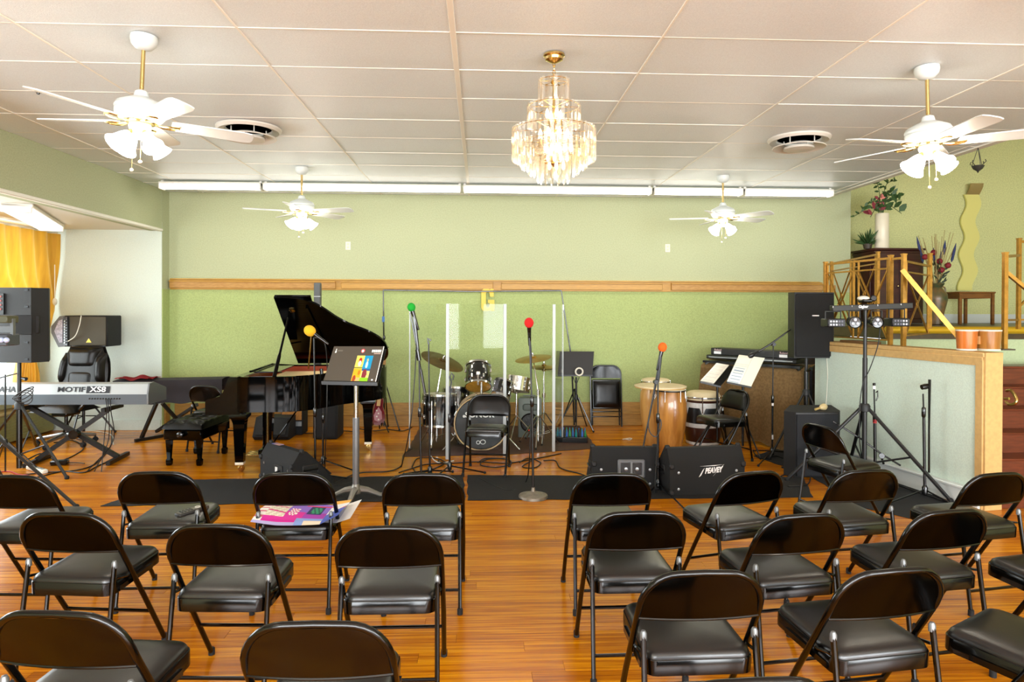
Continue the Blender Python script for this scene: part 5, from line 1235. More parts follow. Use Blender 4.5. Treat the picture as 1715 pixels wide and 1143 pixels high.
# congas and hand drums
def wood(name, c1, c2): return mat(name, c1, .28, col2=c2, vscale=3, stretch=(6, 6, .5), coat=.4)
CW1, CW2 = wood('conga_pale_wood', 'd0a05a', 'b98340'), wood('conga_amber_wood', 'b8803c', '8f5a20')
SKIN = mat('raw_skin', 'dcc9a0', .55, var=.12, vscale=9)
def barrel(name, label, x, y, H, prof, body, cat='drum', lugs=6, skin=SKIN, hoop=None, z0=0):
    t = thing(name, label, cat, (x, y, z0)); L_ = lambda n, mb, m, p=None: link(n, mb, m, p or t, world=False)
    sh = [(r, z*H) for r, z in prof]
    L_('shell', MB().lathe(sh, 36), body); rt = sh[-1][0]
    L_('head', MB().lathe([(rt+.018, H-.012), (rt+.016, H+.006), (rt*.9, H+.016), (.001, H+.018)], 36), skin)
    L_('rim', MB().tube([((rt+.022)*cos(q), (rt+.022)*sin(q), H-.018) for q in [2*pi*i/32 for i in range(32)]], .008, 8, loop=True), hoop or CHROME)
    for k in range(lugs):
        q = 2*pi*k/lugs-pi/2+.45; zz = H*.78
        rr = max(r for r, z in prof)
        p0 = Vector(((rt+.026)*cos(q), (rt+.026)*sin(q), H-.02)); p1 = Vector(((rt+.030)*cos(q), (rt+.030)*sin(q), zz))
        lu = L_('lug_plate', MB().sphere(p1-Vector((cos(q), sin(q), 0))*.012, .03, 10, (.5, .5, 1.3)), CHROME)
        L_('tuning_hook', MB().tube([p0+Vector((0, 0, .015)), p0, p1], .0045, 6), CHROME, lu)
    return t
CPROF = [(.115, 0), (.125, .06), (.175, .40), (.192, .62), (.188, .78), (.155, .96), (.148, 1)]
pB = at(1098, 700, 8.12); barrel('conga_drum', 'pale wooden conga standing behind the amber conga', pB.x, 8.12, .79, CPROF, CW1)
pA = at(1122, 700, 7.66); barrel('conga_drum', 'amber wooden conga in front of the pale one, dark rim', pA.x, 7.66, .735, CPROF, CW2, hoop=SATIN)
fc = at(1105, 656, 7.60)
t = thing('frame_drum', 'wide flat skin hand drum lying across the amber conga', 'drum', (fc.x, 7.58, .758))
link('frame', MB().lathe([(.285, 0), (.29, .004), (.29, .022), (.285, .026)], 36, caps=False), mat('frame_wood', 'c9a05a', .5), t, world=False)
link('skin', MB().lathe([(.286, .024), (.27, .028), (.001, .028)], 36), SKIN, t, world=False)
link('skin_edge', MB().lathe([(.292, .012), (.293, .024), (.286, .028)], 36, caps=False), SKIN, t, world=False)
# black and white rope drum: banded shell
pC = at(1177, 700, 8.2); rr = .225
t = thing('barrel_drum', 'barrel drum with black and red-brown bands between white hoops beside the congas', 'drum', (pC.x, 8.2, 0))
def ring_(n, z0, z1, r0, r1, m): link(n, MB().lathe([(r0*.96, z0), (r0, z0), ((r0+r1)/2+.006, (z0+z1)/2), (r1, z1), (r1*.96, z1)], 34), m, t, world=False)
DB, DR, DW = mat('drum_black', '1a1a1c', .3, var=.4, vscale=12), mat('drum_red_brown', '3d1c12', .3, var=.4, vscale=12), mat('drum_white', 'd8d6d0', .4, var=.15, vscale=25)
ring_('foot_hoop', 0, .035, .195, .20, DW); ring_('lower_band', .035, .215, .20, .222, DR); ring_('middle_hoop', .215, .265, .224, .226, DW)
ring_('upper_band', .265, .455, .226, .224, DB); ring_('top_hoop', .455, .515, .226, .222, DW); ring_('collar_band', .515, .545, .218, .216, DR)
link('rim', MB().tube([(.225*cos(q), .225*sin(q), .575) for q in [2*pi*i/32 for i in range(32)]], .012, 8, loop=True), CHROME, t, world=False)
link('head', MB().lathe([(.222, .545), (.222, .575), (.205, .60), (.19, .625), (.16, .638), (.001, .642)], 34), SKIN, t, world=False)
for k in range(7):
    q = 2*pi*k/7-1.9; M = Matrix.Rotation(q, 4, 'Z')
    lu = link('claw_plate', MB().rings([[M @ Vector((.236+d, y, z)) for y, z in ((-.035, .46), (.035, .46), (0, .36))] for d in (0, .008)]), DW, t, world=False)
    link('tuning_hook', MB().tube([M @ Vector((.242, 0, .59)), M @ Vector((.250, 0, .50)), M @ Vector((.245, 0, .40))], .006, 6), CHROME, lu, world=False)
# desk under the brown cloth with keyboards on it
KA, KB_ = at(1176, 600, 8.65), at(1344, 606, 7.65); KA.z = KB_.z = 0
kd = (KB_-KA).normalized(); kn_ = Vector((kd.y, -kd.x, 0)); kn_ = kn_ if kn_.y < 0 else -kn_   # towards the seats
KL = (KB_-KA).length; KZ = 1.0; an = atan2(kd.y, kd.x)
BURL = mat('brown_cloth', 'b08c5a', .9, var=.3, vscale=40, bump=.6, bscale=350)
t = thing('draped_desk', 'keyboard desk draped with coarse brown cloth behind the music stands', 'desk', (KA+KB_)/2)
link('desk_top', MB().box((KA+KB_)/2-kn_*.17+Vector((0, 0, KZ-.025)), (KL-.04, .38, .03), an), BLK, t)
for s in (.04, .96):
    for d in (.02, .33): link('leg', MB().bar(KA.lerp(KB_, s)-kn_*d, KA.lerp(KB_, s)-kn_*d+Vector((0, 0, KZ-.04)), .04), BLK, t)
def drape(u, v):
    s = u*1.16-.08
    e = KA+kd*KL*min(1, max(0, s)); z = KZ*v+.02*(1-v)*(1+sin(u*14))
    wob = .045*sin(u*17+1)*(1-v)**.8+.018*sin(u*41)*(1-v)+.025*(1-v)
    back = max(0, -s, s-1)*1.16*2.2
    p = e+kn_*(.02+wob)-kn_*back
    if v > .93: p = p-kn_*(v-.93)/.07*.2; z = KZ*.93+.065*KZ*sin((v-.93)/.07*pi/2)+.004
    return (p.x+(-.05*(1-v)*(1 if s < .03 else 0)), p.y, z)
link('cloth', MB().grid(drape, 70, 26, .006), BURL, t, angle=70)
def kbd(name, label, z, h, off, ln, sh, dpt=.26, tilt=0):
    c = (KA+KB_)/2+kd*sh-kn_*off
    tt = thing(name, label, 'keyboard', (c.x, c.y, z), an)
    link('case', MB().box((0, 0, h/2), (ln, dpt, h), bev=.008).xf(Matrix.Rotation(radians(tilt), 4, 'Y')), SATIN, tt, world=False); return tt, c
t1, c1 = kbd('keyboard', 'lower slim dark keyboard on the cloth-draped desk', KZ+.012, .05, .17, 1.18, -.02, .30)
link('front_trim', MB().box((0, -.152, .025), (1.1, .006, .012)), STEEL, t1, world=False)
t1, c1 = kbd('keyboard', 'upper black keyboard with white name labels on the cloth-draped desk', KZ+.062, .088, .20, 1.14, -.01, .24)
for s in (-.47, .40):
    link('label', MB().box((s, -.1215, .03), (.10, .004, .034)), WHITEP, t1, world=False)
    lm_ = text_mesh('Roland', .036, .002); lm_.transform(frame((s+.005, -.122, .066), (1, 0, 0), (0, 0, 1))); link('lettering', lm_, mat('pink_print_%d' % int(s*10+9), 'd9b8b8', .5), t1, world=False)
# wooden organ case behind the speaker
a, b_ = at(1328, 690, 8.45), at(1378, 600, 8.45)
t = thing('organ_case', 'dark reddish wooden organ case behind the tall black speaker', 'organ', ((a.x+b_.x)/2, 8.45, 0))
OW = mat('organ_wood', '35180e', .35, var=.4, vscale=6, stretch=(1, 1, 4))
oc = ((a.x+b_.x)/2, 8.7)
link('case', MB().box((oc[0], oc[1], .52), (.50, .5, 1.04), bev=.01), OW, t)
link('lid_top', MB().box((oc[0], oc[1], 1.055), (.54, .54, .03), bev=.008), OW, t)
link('front_panel', MB().box((oc[0], 8.445, .45), (.40, .02, .5), bev=.006), OW, t)
link('panel_light', MB().lathe([(.008, 0), (.008, .006)], 8, align((oc[0]+.15, 8.44, .83), (oc[0]+.15, 7.0, .83))), WHITEP, t)
# tall black loudspeaker on tripod
Y_ = 7.25; a, b_ = at(1330, 600, Y_), at(1397, 490, Y_)
t = thing('loudspeaker', 'tall black loudspeaker on a tripod in front of the half wall', 'speaker', ((a.x+b_.x)/2, Y_, a.z))
lft = at(1318, 598, Y_+.22)
link('cabinet', MB().prism([(a.x, Y_), (b_.x, Y_), (b_.x-.04, Y_+.40), (lft.x+.12, Y_+.42), (lft.x, Y_+.20)], (a.z, b_.z)), SPK, t)
link('grille', MB().box(((a.x+b_.x)/2, Y_-.008, (a.z+b_.z)/2), (b_.x-a.x-.02, .02, b_.z-a.z-.03), bev=.01), GRILLE, t)
link('badge', MB().box(at(1366, 529, Y_-.02), (.075, .006, .012)), WHITEP, t)
px_ = at(1350, 650, 7.4)
t = thing('speaker_stand', 'black tripod stand under the tall loudspeaker by the half wall', 'stand', (px_.x, 7.4, 0))
link('pole', MB().tube([(px_.x, 7.4, .05), (px_.x, 7.4, a.z)], .018, 10), SATIN, t)
link('lower_tube', MB().tube([(px_.x, 7.4, .05), (px_.x, 7.4, at(1350, 622, 7.4).z)], .025, 12), BLK, t)
link('clamp_knob', MB().tube([at(1352, 622, 7.36), at(1359, 618, 7.30)], [.012, .02], 8), BLK, t)
tripod_legs(t, (px_.x, 7.4), at(1350, 658, 7.4).z, [(px_.x-.48, 7.25), (px_.x+.16, 6.95), (px_.x+.2, 7.7)], .013, SATIN, True, .2)
# subwoofer with maraca
Y_ = 6.45; a, b_ = at(1320, 795, Y_), at(1416, 690, Y_); a.z = 0
t = thing('subwoofer', 'black subwoofer on the floor mat with a small maraca on top', 'speaker', ((a.x+b_.x)/2, Y_, 0))
hz = at(1366, 691, Y_).z
link('cabinet', MB().prism([(a.x, Y_+.10), (a.x+.07, Y_), (b_.x-.07, Y_), (b_.x, Y_+.10), (b_.x+.12, Y_+.5), (a.x+.25, Y_+.5)], (.01, hz)), TOLEX, t)
link('grille', MB().box(((a.x+b_.x)/2, Y_-.006, hz/2), (b_.x-a.x-.16, .014, hz-.04), bev=.004), mat('sub_grille', '15171c', .5, .3, bump=.4, bscale=900), t)
link('top_rim', MB().box(((a.x+b_.x)/2, Y_+.006, hz-.012), (b_.x-a.x-.14, .02, .016)), SATIN, t)
for s in (a.x+.06, b_.x-.06):
    for yy in (Y_+.12, Y_+.42): link('foot', MB().lathe([(.02, 0), (.02, .012)], 10, Matrix.Translation((s+.2*(yy-Y_), yy, 0))), RUB, t)
mp = at(1380, 688, Y_+.16)
t = thing('maraca', 'small cream maraca lying on top of the subwoofer', 'maraca', (mp.x, Y_+.16, hz))
link('gourd', MB().lathe([(.001, .0), (.02, .006), (.034, .03), (.034, .05), (.022, .078), (.011, .092)], 16, align((mp.x+.03, Y_+.17, hz+.035), (mp.x-.09, Y_+.12, hz+.018))), mat('gourd_cream', 'cdb987', .4), t)
link('handle', MB().tube([(mp.x-.05, Y_+.137, hz+.022), (mp.x-.115, Y_+.11, hz+.012)], [.010, .012], 8), mat('maraca_handle', 'b89a5c', .5), t)
# reading stands with sheets in front of the draped desk
def reading_stand(label, px_post, Y, q, py_top):
    bx = at(px_post, 700, Y).x; t = thing('music_stand', label, 'music stand', (bx, Y, 0))
    link('desk', slab(q, .008), SATIN, t); link('desk_lip', MB().bar(Vector(q[0])+Vector((0, -.02, 0)), Vector(q[1])+Vector((0, -.02, 0)), .02), SATIN, t)
    link('pole', MB().tube([(bx, Y, .1), (bx, Y, at(px_post, py_top, Y).z)], .014, 10), BLK, t)
    tripod_legs(t, (bx, Y), .40, spread((bx, Y), .28, 50), .009, BLK, False); return t
Y_ = 7.72
t = reading_stand('left reading stand with a thick open book before the brown cloth', 1201, Y_, [at(1172, 640, Y_-.06), at(1206, 648, Y_-.08), at(1235, 615, Y_+.12), at(1200, 608, Y_+.12)], 646)
q = [at(1173, 638, Y_-.08), at(1196, 642, Y_-.09), at(1221, 612, Y_+.08), at(1200, 608.5, Y_+.09)]
o = single('open_book', slab(q, .03), CREAM, 'thick book of music sheets on the left reading stand', 'book')
sheet = lambda u, v: (.93, .90, .82) if (int(v*34) % 2 or u < .1 or u > .9 or v > .9) else (.80, .76, .70)
printed(o, q, 'book_page', PAPER, sheet, 20, 40, .003, o)
Y_ = 7.52
q = [at(1217, 640, Y_-.08), at(1257.6, 648.5, Y_-.08), at(1280.6, 600.5, Y_+.10), at(1237.6, 595, Y_+.10)]
t = reading_stand('right reading stand with a large cream sheet before the brown cloth', 1244, Y_, [p+Vector((0, .012, -.004)) for p in q], 646)
def big_sheet(u, v):
    c = (.91, .89, .80)
    if u < .52 and v < .55:
        c = (.84, .87, .86) if v < .35 else (.88, .88, .82)
        if int(v*40) % 4 == 1 and .06 < u < .46: c = (.52, .58, .64)
    elif u < .55 and v < .72 and int(v*60) % 4 == 0: c = (.80, .78, .70)
    if abs(u-.54) < .012: c = (.80, .78, .70)
    return c
o = single('music_sheet', slab([p+Vector((0, -.003, .002)) for p in q], .005), CREAM, 'large cream sheet of music on the right reading stand', 'sheet music')
printed(o, [p+Vector((0, -.003, .002)) for p in q], 'sheet_print', PAPER, big_sheet, 44, 48, .004, o)
# chair seen side-on by the barrel drum
p = on(1236, 653, .757); rz = radians(108); o_ = p-Matrix.Rotation(rz, 3, 'Z') @ Vector((0, -.187, 0))
build_chair('black folding chair facing left beside the barrel drum', (o_.x, o_.y, 0), rz, 'folding chairs on the stage', padded=True)
# boom stand
b = on(1293, 766); Y_ = b.y
t2 = mic_stand('black boom stand reaching left over the reading stands', (b.x, b.y), [(b.x, b.y, .1), at(1295, 580, Y_)], legs=[on(1270, 782), on(1262, 757), on(1322, 760)], clutch=at(1294, 668, Y_))
link('boom', MB().tube([at(1345, 538, Y_-.02), at(1320, 555, Y_-.02), at(1290, 577, Y_-.02), at(1262, 594, Y_-.02)], [.008, .008, .011, .009], 8), BLK, t2)
link('boom_joint', MB().lathe([(.02, -.03), (.026, 0), (.02, .03)], 12, align(at(1295, 577, Y_), at(1295, 577, Y_)+Vector((0, 1, 0)))), BLK, t2)
link('boom_microphone', MB().lathe([(.014, 0), (.018, .05), (.028, .07), (.030, .10), (.02, .125), (.001, .13)], 14, align(at(1270, 589, Y_-.02), at(1252, 599, Y_-.03))), SATIN, t2)
link('boom_end_weight', MB().lathe([(.02, 0), (.024, .02), (.024, .07), (.016, .09)], 12, align(at(1337, 543, Y_-.02), at(1348, 535, Y_-.02))), BLK, t2)
link('white_band', MB().lathe([(.0125, 0), (.0125, .10)], 10, Matrix.Translation((at(1294, 678, Y_).x, Y_, at(1294, 680, Y_).z))), WHITEP, t2)
link('white_band', MB().lathe([(.0125, 0), (.0125, .05)], 10, Matrix.Translation((at(1294, 680, Y_).x, Y_, .20))), WHITEP, t2)
# lighting stand with bar and four lamps
Y_ = 6.12; lb = (at(1448, 700, Y_).x, Y_)
t = thing('lighting_stand', 'black tripod lighting stand with a crossbar of four stage lamps', 'stand', (lb[0], lb[1], 0))
Tb = lambda px, py, dy=0: at(px, py, Y_-.02+dy)
link('pole', MB().tube([(lb[0], lb[1], .06), (lb[0], lb[1], Tb(1450, 520).z)], .017, 10), SATIN, t)
link('lower_tube', MB().tube([(lb[0], lb[1], .06), (lb[0], lb[1], Tb(1448, 600).z)], .022, 12), SATIN, t)
tripod_legs(t, lb, Tb(1448, 684).z, [on(1592, 842), on(1318, 806), (lb[0]+.15, lb[1]+.55)], .016, SATIN, True, .22)
BAR = mat('lamp_bar', '1c1c1a', .5)
p0, p1 = Tb(1392, 517), Tb(1526, 512)
link('crossbar', MB().box((p0+p1)/2, ((p1-p0).length, .06, .052), Matrix.Rotation(-atan2(p1.z-p0.z, p1.x-p0.x), 4, 'Y'), .004), BAR, t)
for s, px in (('3', 1394), ('1', 1426), ('2', 1469), ('4', 1508)): lettering(s, .022, frame(Tb(px+1, 514.5-(px-1392)*.036, -.034), (1, 0, .03), (0, 0, 1)), WHITEP, t)
lettering('Gigbar', .034, frame(Tb(1446, 514.0, -.034), (1, 0, .03), (0, 0, 1)), WHITEP, t, bold=.001)
LEDW = mat('led_lens', 'c9ccd6', .15, coat=1); CASEB = mat('lamp_case', '121216', .4)
def hang(px, py0, py1, w_): # U bracket
    l, r = Tb(px-w_, py0).x, Tb(px+w_, py0).x; return MB().tube([(l, Y_, Tb(px, py1).z), (l, Y_, Tb(px, py0).z), (r, Y_, Tb(px, py0).z), (r, Y_, Tb(px, py1).z)], .007, 6)
for k, px in enumerate((1397, 1504)):
    lp = thing('derby_lamp', 'rectangular many-lens lamp hanging at the '+('left' if k == 0 else 'right')+' end of the crossbar', 'lamp', (Tb(px, 548).x, Y_, Tb(px, 548).z), 0, 'lamps on the crossbar')
    link('bracket', hang(px, 522 if k == 0 else 518, 540, 13), BAR, lp)
    a, b_ = Tb(px-15, 548-k), Tb(px+15, 534-k)
    cs = link('case', MB().box(((a.x+b_.x)/2, Y_+.0, (a.z+b_.z)/2), (b_.x-a.x, .14, b_.z-a.z), bev=.008), CASEB, lp)
    for i in range(5):
        for j in range(2): link('lens', MB().sphere((a.x+.028+.0265*i, Y_-.072, a.z+.022+.03*j), .010, 8, (1, .5, 1)), LEDW if (i > 2) == (k == 1) else mat('led_dark_%d%d%d' % (k, i, j), '6d6f7c', .2), cs)
for k, px in enumerate((1431, 1468)):
    lp = thing('par_lamp', 'round black three-lens lamp, '+('left' if k == 0 else 'right')+' of the lighting stand pole', 'lamp', (Tb(px, 551).x, Y_, Tb(px, 551).z), 0, 'lamps on the crossbar')
    link('bracket', hang(px+2, 521, 540, 9), BAR, lp)
    c = Tb(px, 540); d = Vector((-.25, -1, -.05)) if k == 0 else Vector((-.15, -1, -.05))
    M = align(c-d*.0, c+d)
    cs = link('case', MB().lathe([(.03, -.12), (.048, -.10), (.055, .0), (.056, .03), (.050, .034), (.048, .02), (.001, .016)], 22, M), BLK, lp)
    for i in range(3): q = pi/2+2*pi*i/3; link('lens', MB().sphere(M @ Vector((.024*cos(q), .024*sin(q), .022)), .017, 10), LEDW, cs)
cp = thing('laser_pod', 'small cream and black light pod on top of the crossbar', 'lamp', Tb(1450, 508, .02))
link('pod_shell', MB().sphere(Tb(1446, 500, .02), .048, 16, (1.15, 1, .5)), CREAM, cp)
link('pod_base', MB().box(Tb(1449, 504, .02), (.10, .10, .035), bev=.012), BLK, cp)
link('pod_lens', MB().lathe([(.026, 0), (.03, .04), (.022, .05)], 14, align(Tb(1461, 501, .02), Tb(1466, 498, -.08))), BLK, cp)
cable('lamp_cable', [Tb(1474, 550), Tb(1470, 580), Tb(1456, 620), Tb(1446, 640), Tb(1440, 680), Tb(1440, 740), at(1444, 770, 6.2)], .005, CABLE, 'black cable hanging from the lamps down the lighting stand')
cable('white_wire', [at(1384, 594, 7.30), at(1386, 625, 7.28), at(1385, 655, 7.26), at(1383, 684, 7.22)], .004, WCABLE, 'thin white wire running down the half wall', 'wire')
# two more microphone stands by the half wall
b = on(1466, 812); Y_ = b.y
t2 = mic_stand('black stand with white and red bands before the half wall', (b.x, b.y), [(b.x, b.y, .1), at(1464, 652, Y_)], legs=spread((b.x, b.y), .26, 30), clutch=at(1465, 700, Y_), lowr=.014)
link('white_band', MB().lathe([(.013, 0), (.013, .03)], 10, Matrix.Translation(at(1464, 652, Y_))), WHITEP, t2)
link('top_cap', MB().lathe([(.013, 0), (.014, .02), (.010, .024)], 10, Matrix.Translation(at(1464, 646, Y_))), BLK, t2)
link('red_band', MB().lathe([(.0175, 0), (.0175, .035)], 10, Matrix.Translation(at(1465, 709, Y_))), mat('band_red', 'a81c1c', .4), t2)
link('cable_hook', MB().tube([at(1467, 658, Y_), at(1470, 655, Y_), at(1470, 665, Y_), at(1467, 672, Y_)], .006, 6), BLK, t2)
link('boom', MB().tube([at(1395, 706, Y_+.1), at(1440, 734, Y_+.03), at(1478, 762, Y_-.03), at(1508, 780, Y_-.06)], .009, 8), BLK, t2)
link('boom_joint', MB().lathe([(.024, -.02), (.028, 0), (.024, .02)], 12, align(at(1477, 764, Y_-.04), at(1477, 764, Y_-1))), BLK, t2)
link('boom_holder', MB().tube([at(1477, 768, Y_-.03), (at(1477, 768, Y_).x, Y_-.03, .0+.2)], .010, 8), BLK, t2)
b = on(1549, 834); Y_ = b.y
t2 = mic_stand('black stand with its boom folded down, before the baseboard of the half wall', (b.x, b.y), [(b.x, b.y, .1), at(1546, 660, Y_)], legs=[on(1486, 846), on(1592, 846), on(1556, 812)], clutch=at(1547, 690, Y_), lowr=.012)
link('folded_boom', MB().tube([at(1557, 636, Y_-.02), at(1556, 720, Y_-.02), at(1556, 792, Y_-.02)], [.012, .008, .009], 8), BLK, t2)
link('boom_joint', MB().lathe([(.022, -.03), (.026, 0), (.022, .03)], 12, align(at(1549, 648, Y_), at(1559, 646, Y_))), BLK, t2)
# extra chair turned sideways by the subwoofer
p = on(1372, 712, .757); rz = radians(-76)
o_ = p-Matrix.Rotation(rz, 3, 'Z') @ Vector((0, -.187, 0)); chair_at(o_.x, o_.y, -76, 'black folding chair turned sideways before the subwoofer', G1)
p = on(1690, 985, .757); chair_at(p.x+.30, p.y+.22, 30, 'black folding chair cut by the right edge, its padded seat showing', G1)
p = on(1756, 873, .757); chair_at(p.x+.24, p.y+.17, 12, 'black folding chair of the second row at the right edge', G1)
# bongos on the half wall end
for k, (px, r, H_) in enumerate(((1619, .083, .17), (1655, .098, .17))):
    p = at(px, 570, 5.66)
    t = None
    if k == 0:
        bt = thing('bongo_drums', 'pair of orange wooden bongos on the end of the half wall', 'drum', (p.x, 5.66, HZ))
    q = Matrix.Translation((p.x, 5.66, HZ+.002))
    bw_ = link('shell', MB().lathe([(r*.86, 0), (r*.90, .02), (r*.98, H_*.85), (r, H_)], 26, q), CW2 if k else mat('bongo_wood', 'c87028', .3, col2='a85416', vscale=3, stretch=(6, 6, .5), coat=.4), bt)
    link('rim', MB().lathe([(r*1.0, H_-.004), (r*1.025, H_-.003), (r*1.025, H_+.006), (r*.98, H_+.009)], 26, q, caps=False), CREAM, bw_)
    link('skin', MB().lathe([(r, H_+.004), (r*.95, H_+.009), (.001, H_+.009)], 26, q), SKIN, bw_)
    link('bottom_ring', MB().lathe([(r*.88, -.001), (r*.93, .0), (r*.93, .012), (r*.9, .014)], 26, q, caps=False), CREAM, bw_)
link('joining_block', MB().box(((at(1619, 570, 5.66).x+at(1655, 570, 5.66).x)/2, 5.66, HZ+.09), (.04, .05, .07)), CW2, bt)
# gold railings
def hp(px):            # point of the half wall's centre line seen in a photo column
    d = ray(px, 560); a = HA-hn*.08; e = HB-HA
    k = (a.x*d.y-a.y*d.x)/(e.y*d.x-e.x*d.y); return a+e*k
def vtop(P, py): d = ray(857, py); return EYE+(py-517.5)*-1*(P.y/1130.)
def post(t, P, z0, z1, w_=.034): P = Vector(P); return link('post', MB().bar((P.x, P.y, z0), (P.x, P.y, z1), w_).box((P.x, P.y, z1+.006), (w_*1.2, w_*1.2, .012)), GOLD, t)
def rail_panel(t, P, Q, z0, z1, cells, slope=0):
    P, Q = Vector(P), Vector(Q); f = lambda s, z: Vector((P.x+(Q.x-P.x)*s, P.y+(Q.y-P.y)*s, z+slope*s))
    rl = lambda a, b, r=.008, n='bar': link(n, MB().bar(a, b, r*2), GOLD, t)
    rl(f(0, z1), f(1, z1), .011, 'top_rail'); rl(f(0, z1-.10), f(1, z1-.10), .008, 'second_rail'); rl(f(0, z0+.05), f(1, z0+.05), .008, 'bottom_rail')
    for k in range(cells):
        s0, s1 = (k+.08)/cells, (k+.92)/cells
        for s in (s0, s1): rl(f(s, z0+.05), f(s, z1), .008, 'baluster')
        rl(f(s0, z0+.06), f(s1, z1-.11), .007, 'brace'); rl(f(s1, z0+.06), f(s0, z1-.11), .007, 'brace')
        m_ = f((s0+s1)/2, (z0+z1-.05)/2); d = (Q-P).normalized()
        link('ring', MB().tube([m_+d*.035*cos(q)+Vector((0, 0, .035*sin(q))) for q in [2*pi*i/14 for i in range(14)]], .006, 6, loop=True), GOLD, t)
PA_, PB_, PC_ = hp(1382), hp(1491), hp(1513)
t = thing('gold_railing', 'gold lattice railing along the top of the half wall', 'railing', (PB_.x, PB_.y, HZ))
zt = HZ+.88
for P in (PA_, PB_, PC_): post(t, P, HZ, zt, .036)
rail_panel(t, PA_, PB_, HZ, zt-.02, 2); link('top_rail', MB().bar((PB_.x, PB_.y, zt-.03), (PC_.x, PC_.y, zt-.03), .022), GOLD, t)
PD_ = at(1557, 500, 7.05); PD_.z = 0
post(t, PD_, PLAT, PLAT+.80, .034)
rail_panel(t, PC_, PD_, HZ+.05, zt-.06, 1)
h0, h1 = at(1511, 452, PC_.y-.04), at(1606, 566, PC_.y-.30)
link('slanted_handrail', MB().bar(h0, h1, .042), GOLD, t)
# rear rail along the platform edge, in front of the cabinet
t = thing('gold_railing', 'gold lattice railing standing further back on the platform edge', 'railing', (4.2, 7.9, PLAT))
rp = [Vector((3.98, 8.9, 0)), Vector((4.0, 7.6, 0))]
q0 = at(1392, 500, 8.9); q1 = at(1470, 500, 7.35)
for P in (q0, q1): post(t, (P.x, P.y, 0), PLAT, PLAT+.84, .03)
rail_panel(t, (q0.x, q0.y, 0), (q1.x, q1.y, 0), PLAT, PLAT+.82, 2)
# right-hand railing
t = thing('gold_railing', 'gold stair railing with square posts at the right edge', 'railing', (hp(1684).x, hp(1684).y, HZ))
e1 = at(1683, 500, 5.72); e2 = at(1706, 500, 6.9)
post(t, (e1.x, e1.y, 0), HZ, at(1686, 425, 5.72).z, .034); post(t, (e2.x, e2.y, 0), PLAT, at(1708, 401, 6.9).z, .034)
link('base_plate', MB().box((e1.x, e1.y, HZ+.006), (.12, .10, .012)), mat('plate_dark', '3a3020', .5), t)
link('top_rail', MB().bar((e1.x, e1.y, at(1686, 430, 5.72).z), (e2.x, e2.y, at(1706, 428, 6.9).z), .026), GOLD, t)
link('slanted_handrail', MB().bar((e1.x, e1.y, at(1686, 455, 5.72).z), (e1.x+.75, e1.y-.05, at(1686, 455, 5.72).z-.62), .03), GOLD, t)
link('upper_rail', MB().bar((e2.x, e2.y, at(1707, 405, 6.9).z), (e2.x+1.2, e2.y, at(1707, 405, 6.9).z), .026), GOLD, t)
link('brace', MB().bar((e2.x, e2.y, at(1705, 515, 6.9).z), (e2.x+.5, e2.y, at(1705, 515, 6.9).z+.5), .02), GOLD, t)
link('bottom_rail', MB().bar((e1.x, e1.y, at(1690, 536, 5.9).z), (e2.x, e2.y, at(1706, 536, 6.9).z), .018), GOLD, t)
link('lower_rail', MB().bar((e2.x, e2.y, PLAT+.10), (e2.x+1.2, e2.y, PLAT+.10), .018), GOLD, t)
hr_ = at(1687, 665, 5.5)
t = thing('brass_handrail', 'short curled brass handrail end beside the half wall stairs', 'handrail', hr_)
link('rail', MB().tube(spline([at(1686, 655, 5.62), at(1694, 655, 5.55), at(1702, 668, 5.5), at(1700, 676, 5.5), at(1690, 678, 5.56), at(1685, 674, 5.62)], 5), .013, 10), BRASS, t)
link('bracket', MB().tube([at(1690, 668, 5.56), at(1682, 668, 5.60)], .012, 8), BRASS, t)
# cabinet on the platform with vases
Y_ = 9.30; a, b_ = at(1465, 560, Y_), at(1550, 416, Y_)
CABW = mat('cabinet_wood', '45201a', .35, var=.35, vscale=5, stretch=(1, 1, 5))
t = thing('cabinet', 'dark wooden cabinet on the platform behind the gold railing', 'cabinet', ((a.x+b_.x)/2, Y_+.3, PLAT))
hz = b_.z-PLAT; cx_ = (a.x+b_.x)/2; cw = b_.x-a.x
link('body', MB().box((cx_, Y_+.31, PLAT+hz/2-.01), (cw-.02, .56, hz-.04), bev=.006), CABW, t)
link('top', MB().box((cx_, Y_+.30, PLAT+hz-.015), (cw+.03, .62, .03), bev=.008), CABW, t)
link('cornice', MB().box((cx_, Y_+.31, PLAT+hz-.055), (cw, .585, .03), bev=.006), CABW, t)
for s in (-1, 1):
    d = link('door', MB().box((cx_+s*cw*.245, Y_+.022, PLAT+hz*.46), (cw*.46, .024, hz*.78), bev=.006), CABW, t)
    link('door_panel', MB().box((cx_+s*cw*.245, Y_+.010, PLAT+hz*.46), (cw*.32, .014, hz*.6), bev=.006), CABW, d)
    link('door_knob', MB().sphere((cx_+s*.03, Y_-.0, PLAT+hz*.5), .014, 8), BRASS, d)
link('side_panel', MB().box((a.x+.0, Y_+.31, PLAT+hz*.46), (.016, .40, hz*.7), bev=.005), CABW, t)
vx = at(1477, 400, Y_+.10)
topz = PLAT+hz
t = thing('flower_vase', 'tall white cylinder vase with green branches and red flowers on the cabinet', 'vase', (vx.x, Y_+.10, topz))
vh = at(1477, 358, Y_+.10).z-topz
link('vase', MB().lathe([(.085, 0), (.092, .01), (.090, vh-.01), (.086, vh), (.075, vh-.01), (.075, vh-.1)], 26, caps=True), mat('vase_cream', 'e6dcc4', .35), t, world=False)
LEAF = mat('leaf_green', '3a5a2c', .55, var=.35, vscale=14); PETR = mat('petal_red', '9a3848', .6, var=.3, vscale=12); PETP = mat('petal_pink', 'd07a70', .6); STEM = mat('stem_green', '4a5c30', .6)
